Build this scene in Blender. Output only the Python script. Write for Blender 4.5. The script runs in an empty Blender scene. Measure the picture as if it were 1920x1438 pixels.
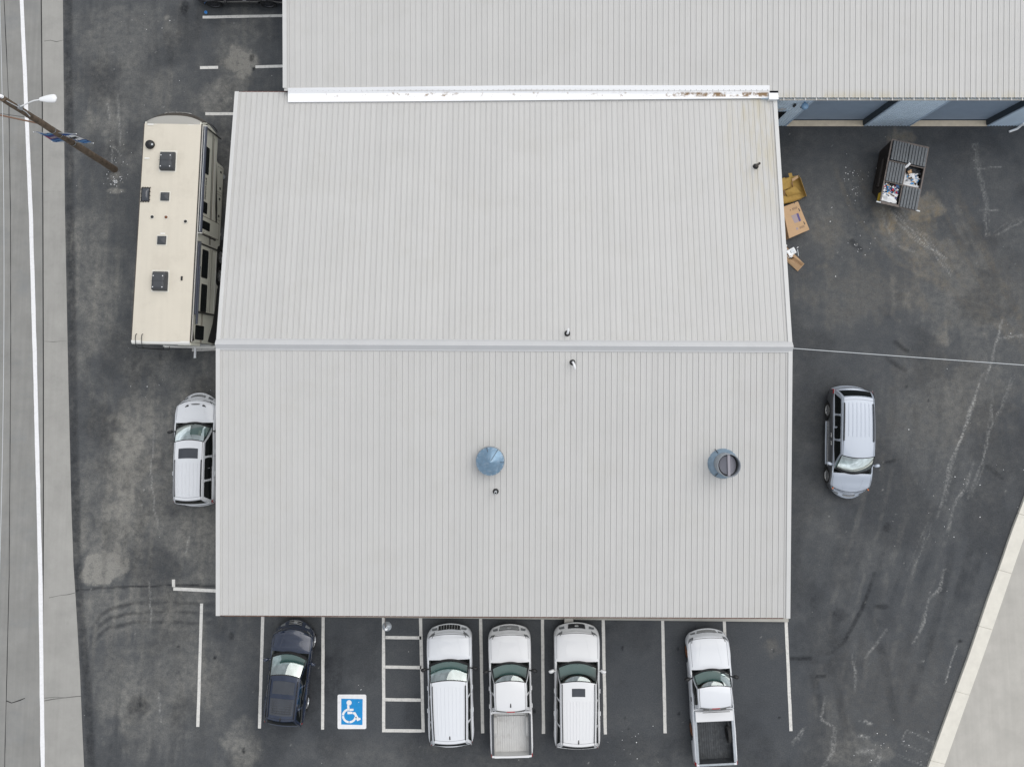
import bpy, bmesh, math, random
import numpy as np
from mathutils import Vector, Matrix, Euler

random.seed(7)
rng = np.random.default_rng(11)
scene = bpy.context.scene
C = scene.collection

# ------------------------------------------------------------------ camera
CAM_H, CAM_F, CAM_TILT = 40.211, 1600.0, 0.0957067      # metres, focal length in photo pixels, radians off the vertical
PCX, PCY = 957.0, 546.4                                  # optical axis in the 1920 x 1438 photograph (perspective-shifted lens)
cd = bpy.data.cameras.new('camera')
cam = bpy.data.objects.new('camera', cd)
C.objects.link(cam)
cam.location = (0, 0, CAM_H)
cam.rotation_euler = (CAM_TILT, 0, 0)
cd.sensor_fit = 'HORIZONTAL'
cd.sensor_width = 36.0
cd.lens = CAM_F / 1920 * 36
cd.shift_x = (960 - PCX) / 1920
cd.shift_y = -(719 - PCY) / 1920
cd.clip_start = 0.5
cd.clip_end = 3000
scene.camera = cam

# ------------------------------------------------------------------ sky, sun, exposure
SUN_EL, SUN_AZ = math.radians(58), math.radians(50)      # thin overcast, brighter towards the top of the picture
world = bpy.data.worlds.new('World')
scene.world = world
world.use_nodes = True
wt = world.node_tree
wt.nodes.clear()
wo = wt.nodes.new('ShaderNodeOutputWorld')
bg = wt.nodes.new('ShaderNodeBackground')
sky = wt.nodes.new('ShaderNodeTexSky')
sky.sky_type = 'NISHITA'
sky.sun_disc = False
sky.sun_elevation = SUN_EL
sky.sun_rotation = SUN_AZ
sky.dust_density = 3.0
sky.air_density = 1.0
hs = wt.nodes.new('ShaderNodeHueSaturation')
hs.inputs['Saturation'].default_value = 0.36             # cloud layer takes most of the blue out
cl = wt.nodes.new('ShaderNodeTexNoise')
cl.inputs['Scale'].default_value = 5.0
cl.inputs['Detail'].default_value = 7
cl.inputs['Roughness'].default_value = 0.6
cr = wt.nodes.new('ShaderNodeMapRange')
cr.inputs['From Min'].default_value = 0.35
cr.inputs['From Max'].default_value = 0.65
cr.inputs['To Min'].default_value = 0.72
cr.inputs['To Max'].default_value = 1.28
mu = wt.nodes.new('ShaderNodeVectorMath')
mu.operation = 'SCALE'
wt.links.new(sky.outputs[0], hs.inputs['Color'])
wt.links.new(cl.outputs['Fac'], cr.inputs['Value'])
ov = wt.nodes.new('ShaderNodeMix')                        # even cloud sheet over the whole dome
ov.data_type = 'RGBA'
ov.inputs['Factor'].default_value = 0.6
ov.inputs['B'].default_value = (5.0, 5.2, 5.5, 1)
wt.links.new(hs.outputs[0], ov.inputs['A'])
wt.links.new(ov.outputs['Result'], mu.inputs[0])
wt.links.new(cr.outputs[0], mu.inputs['Scale'])
wt.links.new(mu.outputs[0], bg.inputs['Color'])
bg.inputs['Strength'].default_value = 0.15
wt.links.new(bg.outputs[0], wo.inputs['Surface'])

sd = bpy.data.lights.new('sun', 'SUN')
sd.energy = 1.5
sd.angle = math.radians(68)
sd.color = (1.0, 0.97, 0.93)
sun = bpy.data.objects.new('sun', sd)
C.objects.link(sun)
sv = Vector((math.sin(SUN_AZ) * math.cos(SUN_EL), math.cos(SUN_AZ) * math.cos(SUN_EL), math.sin(SUN_EL)))
sun.rotation_euler = sv.to_track_quat('Z', 'Y').to_euler()
sun.location = (0, 0, 60)

scene.view_settings.view_transform = 'Standard'
scene.view_settings.look = 'None'
scene.view_settings.exposure = 0.04
scene.view_settings.gamma = 1.0
scene.view_settings.use_curve_mapping = False


# ------------------------------------------------------------------ helpers
def at(x, y, h=0.0):
    """world X, Y of the thing seen at photo pixel (x, y) when it lies h metres above the ground"""
    c, s = math.cos(CAM_TILT), math.sin(CAM_TILT)
    yy = -(y - PCY)
    d = (x - PCX, yy * c + CAM_F * s, yy * s - CAM_F * c)
    k = (h - CAM_H) / d[2]
    return (d[0] * k, d[1] * k)


def at3(x, y, h=0.0):
    p = at(x, y, h)
    return Vector((p[0], p[1], h))


def lerp(a, b, t):
    return a + (b - a) * t


class MB:
    def __init__(self):
        self.v, self.f, self.m = [], [], []

    def add(self, vs, fs, mi=0):
        o = len(self.v)
        self.v += [tuple(p) for p in vs]
        for f in fs:
            self.f.append([i + o for i in f])
            self.m.append(mi)
        return self

    def box(self, x0, x1, y0, y1, z0, z1, mi=0):
        vs = [(x0, y0, z0), (x1, y0, z0), (x1, y1, z0), (x0, y1, z0), (x0, y0, z1), (x1, y0, z1), (x1, y1, z1), (x0, y1, z1)]
        return self.add(vs, [(3, 2, 1, 0), (4, 5, 6, 7), (0, 1, 5, 4), (1, 2, 6, 5), (2, 3, 7, 6), (3, 0, 4, 7)], mi)

    def obox(self, c, size, rot=(0, 0, 0), mi=0):
        R = Euler(rot).to_matrix()
        hx, hy, hz = size[0] / 2, size[1] / 2, size[2] / 2
        vs = [R @ Vector(p) + Vector(c) for p in [(-hx, -hy, -hz), (hx, -hy, -hz), (hx, hy, -hz), (-hx, hy, -hz), (-hx, -hy, hz), (hx, -hy, hz), (hx, hy, hz), (-hx, hy, hz)]]
        return self.add(vs, [(3, 2, 1, 0), (4, 5, 6, 7), (0, 1, 5, 4), (1, 2, 6, 5), (2, 3, 7, 6), (3, 0, 4, 7)], mi)

    def tube(self, pts, r, n=8, mi=0, cap=True):
        pts = [Vector(p) for p in pts]
        rs = r if isinstance(r, (list, tuple)) else [r] * len(pts)
        vs, fs = [], []
        up = None
        for i, p in enumerate(pts):
            a = pts[max(i - 1, 0)]
            b = pts[min(i + 1, len(pts) - 1)]
            d = (b - a).normalized()
            if up is None:
                up = Vector((0, 0, 1)) if abs(d.z) < 0.9 else Vector((0, 1, 0))
            s = d.cross(up)
            if s.length < 1e-6:
                s = d.cross(Vector((1, 0, 0)))
            s.normalize()
            t = s.cross(d).normalized()
            up = t
            for k in range(n):
                an = 2 * math.pi * k / n
                vs.append(p + s * (math.cos(an) * rs[i]) + t * (math.sin(an) * rs[i]))
        for i in range(len(pts) - 1):
            for k in range(n):
                k2 = (k + 1) % n
                fs.append((i * n + k, i * n + k2, (i + 1) * n + k2, (i + 1) * n + k))
        if cap:
            fs.append(tuple(range(n))[::-1])
            fs.append(tuple((len(pts) - 1) * n + k for k in range(n)))
        return self.add(vs, fs, mi)

    def lathe(self, prof, n=24, c=(0, 0, 0), mi=0, axis='Z', cap=False):
        vs, fs = [], []
        for (r, z) in prof:
            for k in range(n):
                a = 2 * math.pi * k / n
                p = (r * math.cos(a), r * math.sin(a), z)
                if axis == 'X':
                    p = (p[2], p[0], p[1])
                elif axis == 'Y':
                    p = (p[1], p[2], p[0])
                vs.append((p[0] + c[0], p[1] + c[1], p[2] + c[2]))
        for i in range(len(prof) - 1):
            for k in range(n):
                k2 = (k + 1) % n
                fs.append((i * n + k, i * n + k2, (i + 1) * n + k2, (i + 1) * n + k))
        if cap:
            fs.append(tuple(range(n))[::-1])
            fs.append(tuple((len(prof) - 1) * n + k for k in range(n)))
        return self.add(vs, fs, mi)

    def grid(self, fn, nu, nv, mi=0, flip=False):
        vs = [fn(i / nu, j / nv) for i in range(nu + 1) for j in range(nv + 1)]
        fs = []
        for i in range(nu):
            for j in range(nv):
                a = i * (nv + 1) + j
                q = (a, a + nv + 1, a + nv + 2, a + 1)
                fs.append(q[::-1] if flip else q)
        return self.add(vs, fs, mi)

    def prism(self, poly, z0, z1, mi=0):
        n = len(poly)
        ar = sum(poly[i][0] * poly[(i + 1) % n][1] - poly[(i + 1) % n][0] * poly[i][1] for i in range(n))
        if ar < 0:
            poly = list(poly)[::-1]
        vs = [(p[0], p[1], z0) for p in poly] + [(p[0], p[1], z1) for p in poly]
        fs = [tuple(range(n))[::-1], tuple(range(n, 2 * n))]
        fs += [(i, (i + 1) % n, n + (i + 1) % n, n + i) for i in range(n)]
        return self.add(vs, fs, mi)

    def xprism(self, poly, x0, x1, mi=0):
        """poly in (y, z), extruded along x"""
        n = len(poly)
        ar = sum(poly[i][0] * poly[(i + 1) % n][1] - poly[(i + 1) % n][0] * poly[i][1] for i in range(n))
        if ar < 0:
            poly = list(poly)[::-1]
        vs = [(x0, p[0], p[1]) for p in poly] + [(x1, p[0], p[1]) for p in poly]
        fs = [tuple(range(n))[::-1], tuple(range(n, 2 * n))]
        fs += [(i, (i + 1) % n, n + (i + 1) % n, n + i) for i in range(n)]
        return self.add(vs, fs, mi)

    def mesh(self, name, mats, smooth=None, bevel=0.0, seg=1, recalc=False):
        me = bpy.data.meshes.new(name)
        me.from_pydata(self.v, [], self.f)
        for m in (mats if isinstance(mats, (list, tuple)) else [mats]):
            me.materials.append(m)
        if any(self.m):
            me.polygons.foreach_set('material_index', self.m)
        if bevel or recalc:
            bm = bmesh.new()
            bm.from_mesh(me)
            if recalc:
                bmesh.ops.recalc_face_normals(bm, faces=bm.faces)
            if bevel:
                bmesh.ops.bevel(bm, geom=[e for e in bm.edges if len(e.link_faces) == 2 and e.calc_face_angle(0) > 0.6], offset=bevel, segments=seg, affect='EDGES', clamp_overlap=True)
            bm.to_mesh(me)
            bm.free()
        if smooth is not None:
            me.polygons.foreach_set('use_smooth', [True] * len(me.polygons))
            me.set_sharp_from_angle(angle=math.radians(smooth))
        me.update()
        return me

    def build(self, name, mats, parent=None, loc=None, rot=None, **k):
        me = self.mesh(name, mats, **k)
        return link(name, me, parent, loc, rot)


def link(name, me, parent=None, loc=None, rot=None):
    o = bpy.data.objects.new(name, me)
    C.objects.link(o)
    if parent is not None:
        o.parent = parent
    if loc is not None:
        o.location = loc
    if rot is not None:
        o.rotation_euler = rot
    return o


def tag(o, label=None, cat=None, group=None, kind=None):
    if label:
        o['label'] = label
    if cat:
        o['category'] = cat
    if group:
        o['group'] = group
    if kind:
        o['kind'] = kind
    return o


def thing(name, label, cat, loc=(0, 0, 0), rz=0.0, group=None):
    o = bpy.data.objects.new(name, None)
    o.empty_display_size = 0.3
    C.objects.link(o)
    o.location = loc
    o.rotation_euler = (0, 0, rz)
    return tag(o, label, cat, group)


def text_mesh(txt, size, depth, mat, name='lettering', extrude=None, font_shear=0.0, offset=0.0):
    cu = bpy.data.curves.new(name, 'FONT')
    cu.body = txt
    cu.size = size
    cu.extrude = depth
    cu.shear = font_shear
    cu.offset = offset
    cu.align_x = 'CENTER'
    cu.align_y = 'CENTER'
    o = bpy.data.objects.new(name, cu)
    C.objects.link(o)
    dg = bpy.context.evaluated_depsgraph_get()
    me = bpy.data.meshes.new_from_object(o.evaluated_get(dg))
    bpy.data.objects.remove(o)
    bpy.data.curves.remove(cu)
    me.materials.clear()
    me.materials.append(mat)
    return me


# ------------------------------------------------------------------ materials
def mat(name, col, rough=0.6, metal=0.0, var=0.0, vscale=3.0, bump=0.0, bscale=60.0, coat=0.0, spec=0.5, rand=0.0, streak=0.0, stain=None, stain_amt=0.0, stain_scale=1.0, emit=None):
    m = bpy.data.materials.new(name)
    m.use_nodes = True
    nt = m.node_tree
    b = nt.nodes['Principled BSDF']
    b.inputs['Base Color'].default_value = (*col, 1)
    b.inputs['Roughness'].default_value = rough
    b.inputs['Metallic'].default_value = metal
    b.inputs['Specular IOR Level'].default_value = spec
    if coat:
        b.inputs['Coat Weight'].default_value = coat
        b.inputs['Coat Roughness'].default_value = 0.04
    last = None
    geo = None
    if var or stain or bump:
        geo = nt.nodes.new('ShaderNodeNewGeometry')
    if var:
        n = nt.nodes.new('ShaderNodeTexNoise')
        n.inputs['Scale'].default_value = vscale
        n.inputs['Detail'].default_value = 6
        n.inputs['Roughness'].default_value = 0.65
        nt.links.new(geo.outputs['Position'], n.inputs['Vector'])
        r = nt.nodes.new('ShaderNodeMapRange')
        r.inputs['From Min'].default_value = 0.3
        r.inputs['From Max'].default_value = 0.7
        r.inputs['To Min'].default_value = 1 - var
        r.inputs['To Max'].default_value = 1 + var
        nt.links.new(n.outputs['Fac'], r.inputs['Value'])
        s = nt.nodes.new('ShaderNodeVectorMath')
        s.operation = 'SCALE'
        s.inputs[0].default_value = col
        nt.links.new(r.outputs[0], s.inputs['Scale'])
        last = s.outputs[0]
    if streak:
        n = nt.nodes.new('ShaderNodeTexNoise')
        n.inputs['Scale'].default_value = 1.0
        n.inputs['Detail'].default_value = 7
        n.inputs['Roughness'].default_value = 0.6
        sc_ = nt.nodes.new('ShaderNodeVectorMath')
        sc_.operation = 'MULTIPLY'
        sc_.inputs[1].default_value = (5.0, 0.14, 1.0)
        nt.links.new(geo.outputs['Position'], sc_.inputs[0])
        nt.links.new(sc_.outputs[0], n.inputs['Vector'])
        r = nt.nodes.new('ShaderNodeMapRange')
        r.inputs['From Min'].default_value = 0.3
        r.inputs['From Max'].default_value = 0.7
        r.inputs['To Min'].default_value = 1 - streak
        r.inputs['To Max'].default_value = 1 + streak
        nt.links.new(n.outputs['Fac'], r.inputs['Value'])
        s = nt.nodes.new('ShaderNodeVectorMath')
        s.operation = 'SCALE'
        nt.links.new(last, s.inputs[0])
        nt.links.new(r.outputs[0], s.inputs['Scale'])
        last = s.outputs[0]
    if rand:
        oi = nt.nodes.new('ShaderNodeObjectInfo')
        r = nt.nodes.new('ShaderNodeMapRange')
        r.inputs['To Min'].default_value = 1 - rand
        r.inputs['To Max'].default_value = 1 + rand
        nt.links.new(oi.outputs['Random'], r.inputs['Value'])
        s = nt.nodes.new('ShaderNodeVectorMath')
        s.operation = 'SCALE'
        if last:
            nt.links.new(last, s.inputs[0])
        else:
            s.inputs[0].default_value = col
        nt.links.new(r.outputs[0], s.inputs['Scale'])
        last = s.outputs[0]
    if stain:
        n = nt.nodes.new('ShaderNodeTexNoise')
        n.inputs['Scale'].default_value = stain_scale
        n.inputs['Detail'].default_value = 8
        n.inputs['Roughness'].default_value = 0.7
        nt.links.new(geo.outputs['Position'], n.inputs['Vector'])
        r = nt.nodes.new('ShaderNodeMapRange')
        r.inputs['From Min'].default_value = 0.52
        r.inputs['From Max'].default_value = 0.72
        r.inputs['To Max'].default_value = stain_amt
        nt.links.new(n.outputs['Fac'], r.inputs['Value'])
        mx = nt.nodes.new('ShaderNodeMix')
        mx.data_type = 'RGBA'
        nt.links.new(r.outputs[0], mx.inputs['Factor'])
        if last:
            nt.links.new(last, mx.inputs['A'])
        else:
            mx.inputs['A'].default_value = (*col, 1)
        mx.inputs['B'].default_value = (*stain, 1)
        last = mx.outputs['Result']
    if last:
        nt.links.new(last, b.inputs['Base Color'])
    if bump:
        n = nt.nodes.new('ShaderNodeTexNoise')
        n.inputs['Scale'].default_value = bscale
        n.inputs['Detail'].default_value = 4
        nt.links.new(geo.outputs['Position'], n.inputs['Vector'])
        bp = nt.nodes.new('ShaderNodeBump')
        bp.inputs['Strength'].default_value = bump
        bp.inputs['Distance'].default_value = 0.01
        nt.links.new(n.outputs['Fac'], bp.inputs['Height'])
        nt.links.new(bp.outputs[0], b.inputs['Normal'])
    return m


def glass_mat(name, tint, refl=0.10, rough=0.03):
    m = bpy.data.materials.new(name)
    m.use_nodes = True
    nt = m.node_tree
    nt.nodes.clear()
    o = nt.nodes.new('ShaderNodeOutputMaterial')
    t = nt.nodes.new('ShaderNodeBsdfTransparent')
    t.inputs['Color'].default_value = (*tint, 1)
    g = nt.nodes.new('ShaderNodeBsdfGlossy')
    g.inputs['Roughness'].default_value = rough
    g.inputs['Color'].default_value = (0.92, 1, 0.98, 1)
    fr = nt.nodes.new('ShaderNodeFresnel')
    fr.inputs['IOR'].default_value = 1.5
    ad = nt.nodes.new('ShaderNodeMath')
    ad.operation = 'ADD'
    ad.inputs[1].default_value = refl
    ad.use_clamp = True
    nt.links.new(fr.outputs[0], ad.inputs[0])
    mx = nt.nodes.new('ShaderNodeMixShader')
    nt.links.new(ad.outputs[0], mx.inputs[0])
    nt.links.new(t.outputs[0], mx.inputs[1])
    nt.links.new(g.outputs[0], mx.inputs[2])
    nt.links.new(mx.outputs[0], o.inputs['Surface'])
    return m


M = {}
M['line'] = mat('line_paint', (0.62, 0.61, 0.58), 0.75, var=0.10, vscale=6, stain=(0.2, 0.2, 0.2), stain_amt=0.55, stain_scale=7)
M['line_bright'] = mat('sign_paint_white', (0.78, 0.78, 0.79), 0.7, var=0.05, vscale=8, stain=(0.4, 0.4, 0.4), stain_amt=0.25, stain_scale=6)
M['blue_paint'] = mat('sign_paint_blue', (0.002, 0.235, 0.56), 0.65, var=0.10, vscale=7)
M['roof'] = mat('roof_metal', (0.507, 0.503, 0.489), 0.5, var=0.025, vscale=0.5, rand=0.02, stain=(0.45, 0.44, 0.405), stain_amt=0.35, stain_scale=0.45)
M['trim'] = mat('trim_metal', (0.56, 0.56, 0.55), 0.45, var=0.03, vscale=1.0)
M['deck'] = mat('roof_deck', (0.06, 0.06, 0.06), 0.9)
M['fascia'] = mat('fascia_brown', (0.10, 0.035, 0.025), 0.6, var=0.2, vscale=3)
M['wall_main'] = mat('wall_panel_pale', (0.70, 0.69, 0.65), 0.7, var=0.05)
M['wall_blue'] = mat('wall_metal_blue', (0.64, 0.77, 0.89), 0.45, var=0.06, vscale=1.5)
M['door_blue'] = mat('door_steel_blue', (0.235, 0.30, 0.38), 0.5, var=0.06, vscale=2)
M['jamb'] = mat('jamb_dark', (0.03, 0.045, 0.06), 0.6)
M['concrete'] = mat('concrete', (0.36, 0.35, 0.32), 0.85, var=0.10, vscale=1.2, bump=0.2, bscale=40)
M['sill'] = mat('sill_concrete', (0.76, 0.66, 0.51), 0.85, var=0.12, vscale=2.5)
M['galv'] = mat('galvanised', (0.42, 0.45, 0.48), 0.4, metal=0.6, var=0.10, vscale=5)
M['ventblue'] = mat('vent_blue_steel', (0.17, 0.265, 0.36), 0.28, metal=0.45, var=0.18, vscale=6, stain=(0.6, 0.62, 0.65), stain_amt=0.25, stain_scale=7)
M['black'] = mat('black_plastic', (0.012, 0.012, 0.013), 0.5)
M['rubber'] = mat('rubber', (0.018, 0.018, 0.018), 0.8, var=0.2, vscale=20)
M['dkgrey'] = mat('dark_grey_plastic', (0.05, 0.054, 0.06), 0.55, var=0.08, vscale=9)
M['white_metal'] = mat('white_metal', (0.80, 0.81, 0.82), 0.35)
M['chrome'] = mat('chrome', (0.75, 0.76, 0.78), 0.18, metal=1.0)
M['alloy'] = mat('alloy', (0.62, 0.63, 0.64), 0.3, metal=0.8)
M['darkalloy'] = mat('dark_alloy', (0.10, 0.10, 0.11), 0.35, metal=0.7)
M['interior'] = mat('interior_grey', (0.12, 0.135, 0.135), 0.8)
M['seat'] = mat('seat_cloth', (0.15, 0.15, 0.145), 0.85)
M['glass'] = glass_mat('windshield_glass', (0.58, 0.84, 0.82), 0.30)
M['tint'] = mat('tinted_glass', (0.004, 0.006, 0.006), 0.04, spec=0.3)
M['dash'] = mat('dashboard_grey', (0.22, 0.245, 0.245), 0.8)
M['sunroof'] = mat('sunroof_glass', (0.045, 0.05, 0.06), 0.06, spec=0.6, coat=0.15)
M['lamp_lens'] = mat('lamp_lens', (0.16, 0.17, 0.18), 0.12, coat=0.6)
M['red_lens'] = mat('red_lens', (0.42, 0.012, 0.014), 0.15, coat=0.6)
M['amber'] = mat('amber_lens', (0.5, 0.13, 0.03), 0.2)
M['seam'] = mat('panel_gap', (0.02, 0.021, 0.022), 0.7)
M['seam_soft'] = mat('panel_gap_pale', (0.22, 0.23, 0.25), 0.6)
M['p_white'] = mat('paint_white', (0.68, 0.70, 0.73), 0.32, coat=0.7)
M['p_white2'] = mat('paint_white_warm', (0.70, 0.705, 0.715), 0.34, coat=0.6)
M['p_silver'] = mat('paint_silver_blue', (0.40, 0.445, 0.515), 0.32, metal=0.15, coat=0.8)
M['p_grey'] = mat('paint_lower_grey', (0.075, 0.08, 0.09), 0.4, metal=0.1, coat=0.4)
M['p_navy'] = mat('paint_navy_black', (0.013, 0.022, 0.048), 0.20, metal=0.2, coat=1.0)
M['p_black'] = mat('paint_black', (0.008, 0.008, 0.010), 0.18, coat=1.0)
M['bed_white'] = mat('bed_white_worn', (0.52, 0.52, 0.51), 0.6, var=0.06, vscale=3, stain=(0.30, 0.28, 0.26), stain_amt=0.5, stain_scale=2.2)
M['bed_dark'] = mat('bed_liner_dark', (0.045, 0.05, 0.055), 0.6, var=0.35, vscale=5, stain=(0.22, 0.22, 0.22), stain_amt=0.3, stain_scale=7)
M['rust'] = mat('rust', (0.17, 0.07, 0.035), 0.9, var=0.3, vscale=14)
M['wood'] = mat('pole_wood', (0.115, 0.085, 0.06), 0.9, var=0.45, vscale=4, bump=0.6, bscale=25)
M['cream'] = mat('rv_roof_cream', (0.61, 0.565, 0.475), 0.55, streak=0.025, var=0.035, vscale=0.8, stain=(0.50, 0.455, 0.38), stain_amt=0.5, stain_scale=1.1)
M['rv_side'] = mat('rv_side_sand', (0.78, 0.77, 0.67), 0.3, var=0.03, vscale=1, coat=0.3)
M['rv_white'] = mat('rv_white', (0.76, 0.75, 0.71), 0.35, coat=0.3)
M['rv_cap'] = mat('rv_cap_grey', (0.35, 0.34, 0.31), 0.3, coat=0.4)
M['rv_brown'] = mat('rv_brown', (0.07, 0.06, 0.05), 0.25, coat=0.5)
M['rv_stripe'] = mat('rv_stripe_dark', (0.03, 0.028, 0.026), 0.3)
M['rv_taupe'] = mat('rv_stripe_taupe', (0.21, 0.18, 0.15), 0.35)
M['awning'] = mat('awning_fabric', (0.045, 0.053, 0.075), 0.6, var=0.15, vscale=6)
M['card'] = mat('cardboard', (0.50, 0.33, 0.19), 0.85, var=0.06, vscale=3)
M['card_wet'] = mat('cardboard_yellow', (0.42, 0.27, 0.07), 0.8, var=0.15, vscale=4)
M['card_side'] = mat('cardboard_side', (0.36, 0.22, 0.12), 0.85, var=0.06, vscale=3)
M['purple'] = mat('print_purple', (0.09, 0.075, 0.22), 0.7)
M['lilac'] = mat('print_lilac', (0.36, 0.29, 0.30), 0.8)
M['ink'] = mat('print_ink', (0.10, 0.065, 0.06), 0.8)
M['bin'] = mat('dumpster_brown', (0.022, 0.017, 0.014), 0.55, var=0.3, vscale=3)
M['bin_rim'] = mat('dumpster_rim', (0.13, 0.11, 0.10), 0.6, metal=0.3, var=0.3, vscale=6)
M['lid'] = mat('dumpster_lid', (0.095, 0.105, 0.115), 0.55, var=0.12, vscale=5, stain=(0.25, 0.3, 0.33), stain_amt=0.35, stain_scale=8)
M['paper'] = mat('paper_white', (0.72, 0.73, 0.74), 0.8, var=0.06, vscale=6)
M['yellow'] = mat('plate_yellow', (0.55, 0.38, 0.03), 0.6)
M['b_blue'] = mat('banner_blue', (0.012, 0.06, 0.22), 0.7)
M['b_red'] = mat('banner_red', (0.40, 0.02, 0.04), 0.7)
M['b_light'] = mat('banner_light_blue', (0.10, 0.24, 0.46), 0.7)
M['cable'] = mat('cable_dark', (0.03, 0.03, 0.03), 0.7)
M['cable_pale'] = mat('cable_pale', (0.55, 0.58, 0.60), 0.5)
M['flash'] = None


def yellow_corner(m):
    """old yellowish water stain on the sheets at the rear right corner of the shop roof"""
    nt = m.node_tree
    b = nt.nodes['Principled BSDF']
    src = b.inputs['Base Color'].links[0].from_socket
    geo = nt.nodes.new('ShaderNodeNewGeometry')
    sp = nt.nodes.new('ShaderNodeSeparateXYZ')
    nt.links.new(geo.outputs['Position'], sp.inputs[0])

    def ramp(sock, a, b_):
        r = nt.nodes.new('ShaderNodeMapRange')
        r.interpolation_type = 'SMOOTHSTEP'
        r.inputs['From Min'].default_value = a
        r.inputs['From Max'].default_value = b_
        nt.links.new(sock, r.inputs['Value'])
        return r.outputs[0]
    n = nt.nodes.new('ShaderNodeTexNoise')
    n.inputs['Scale'].default_value = 1.0
    n.inputs['Detail'].default_value = 8
    n.inputs['Roughness'].default_value = 0.7
    vm = nt.nodes.new('ShaderNodeVectorMath')
    vm.operation = 'MULTIPLY'
    vm.inputs[1].default_value = (3.0, 0.45, 1)
    nt.links.new(geo.outputs['Position'], vm.inputs[0])
    nt.links.new(vm.outputs[0], n.inputs['Vector'])
    f = None
    for s in (ramp(sp.outputs['X'], 8.6, 10.4), ramp(sp.outputs['Y'], 5.5, 9.0), ramp(n.outputs['Fac'], 0.38, 0.66)):
        if f is None:
            f = s
        else:
            k = nt.nodes.new('ShaderNodeMath')
            k.operation = 'MULTIPLY'
            nt.links.new(f, k.inputs[0])
            nt.links.new(s, k.inputs[1])
            f = k.outputs[0]
    lim = ramp(sp.outputs['Y'], 12.3, 11.9)
    k = nt.nodes.new('ShaderNodeMath')
    k.operation = 'MULTIPLY'
    nt.links.new(f, k.inputs[0])
    nt.links.new(lim, k.inputs[1])
    k2 = nt.nodes.new('ShaderNodeMath')
    k2.operation = 'MULTIPLY'
    k2.inputs[1].default_value = 0.55
    nt.links.new(k.outputs[0], k2.inputs[0])
    mx = nt.nodes.new('ShaderNodeMix')
    mx.data_type = 'RGBA'
    nt.links.new(k2.outputs[0], mx.inputs['Factor'])
    nt.links.new(src, mx.inputs['A'])
    mx.inputs['B'].default_value = (0.46, 0.41, 0.28, 1)
    nt.links.new(mx.outputs['Result'], b.inputs['Base Color'])


yellow_corner(M['roof'])

# ================================================================== THE SETTING
def value_noise(X, Y, cell, seed, ax=1.0, ay=1.0):
    r = np.random.default_rng(seed)
    n = 257
    g = r.random((n, n)).astype(np.float32)
    u = X / (cell * ax) + 1000.3
    v = Y / (cell * ay) + 1000.7
    iu = np.floor(u).astype(int)
    iv = np.floor(v).astype(int)
    fu = (u - iu).astype(np.float32)
    fv = (v - iv).astype(np.float32)
    fu = fu * fu * (3 - 2 * fu)
    fv = fv * fv * (3 - 2 * fv)
    a, b = iu % n, (iu + 1) % n
    c, d = iv % n, (iv + 1) % n
    return (g[a, c] * (1 - fu) + g[b, c] * fu) * (1 - fv) + (g[a, d] * (1 - fu) + g[b, d] * fu) * fv


def fbm(X, Y, cell, seed, oct=4, ax=1.0, ay=1.0):
    t = np.zeros_like(X)
    a, s = 1.0, 0.0
    for k in range(oct):
        t += a * value_noise(X, Y, cell / 2 ** k, seed + k, ax, ay)
        s += a
        a *= 0.55
    return t / s


def sstep(x, a, b):
    t = np.clip((x - a) / (b - a), 0, 1)
    return t * t * (3 - 2 * t)


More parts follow.
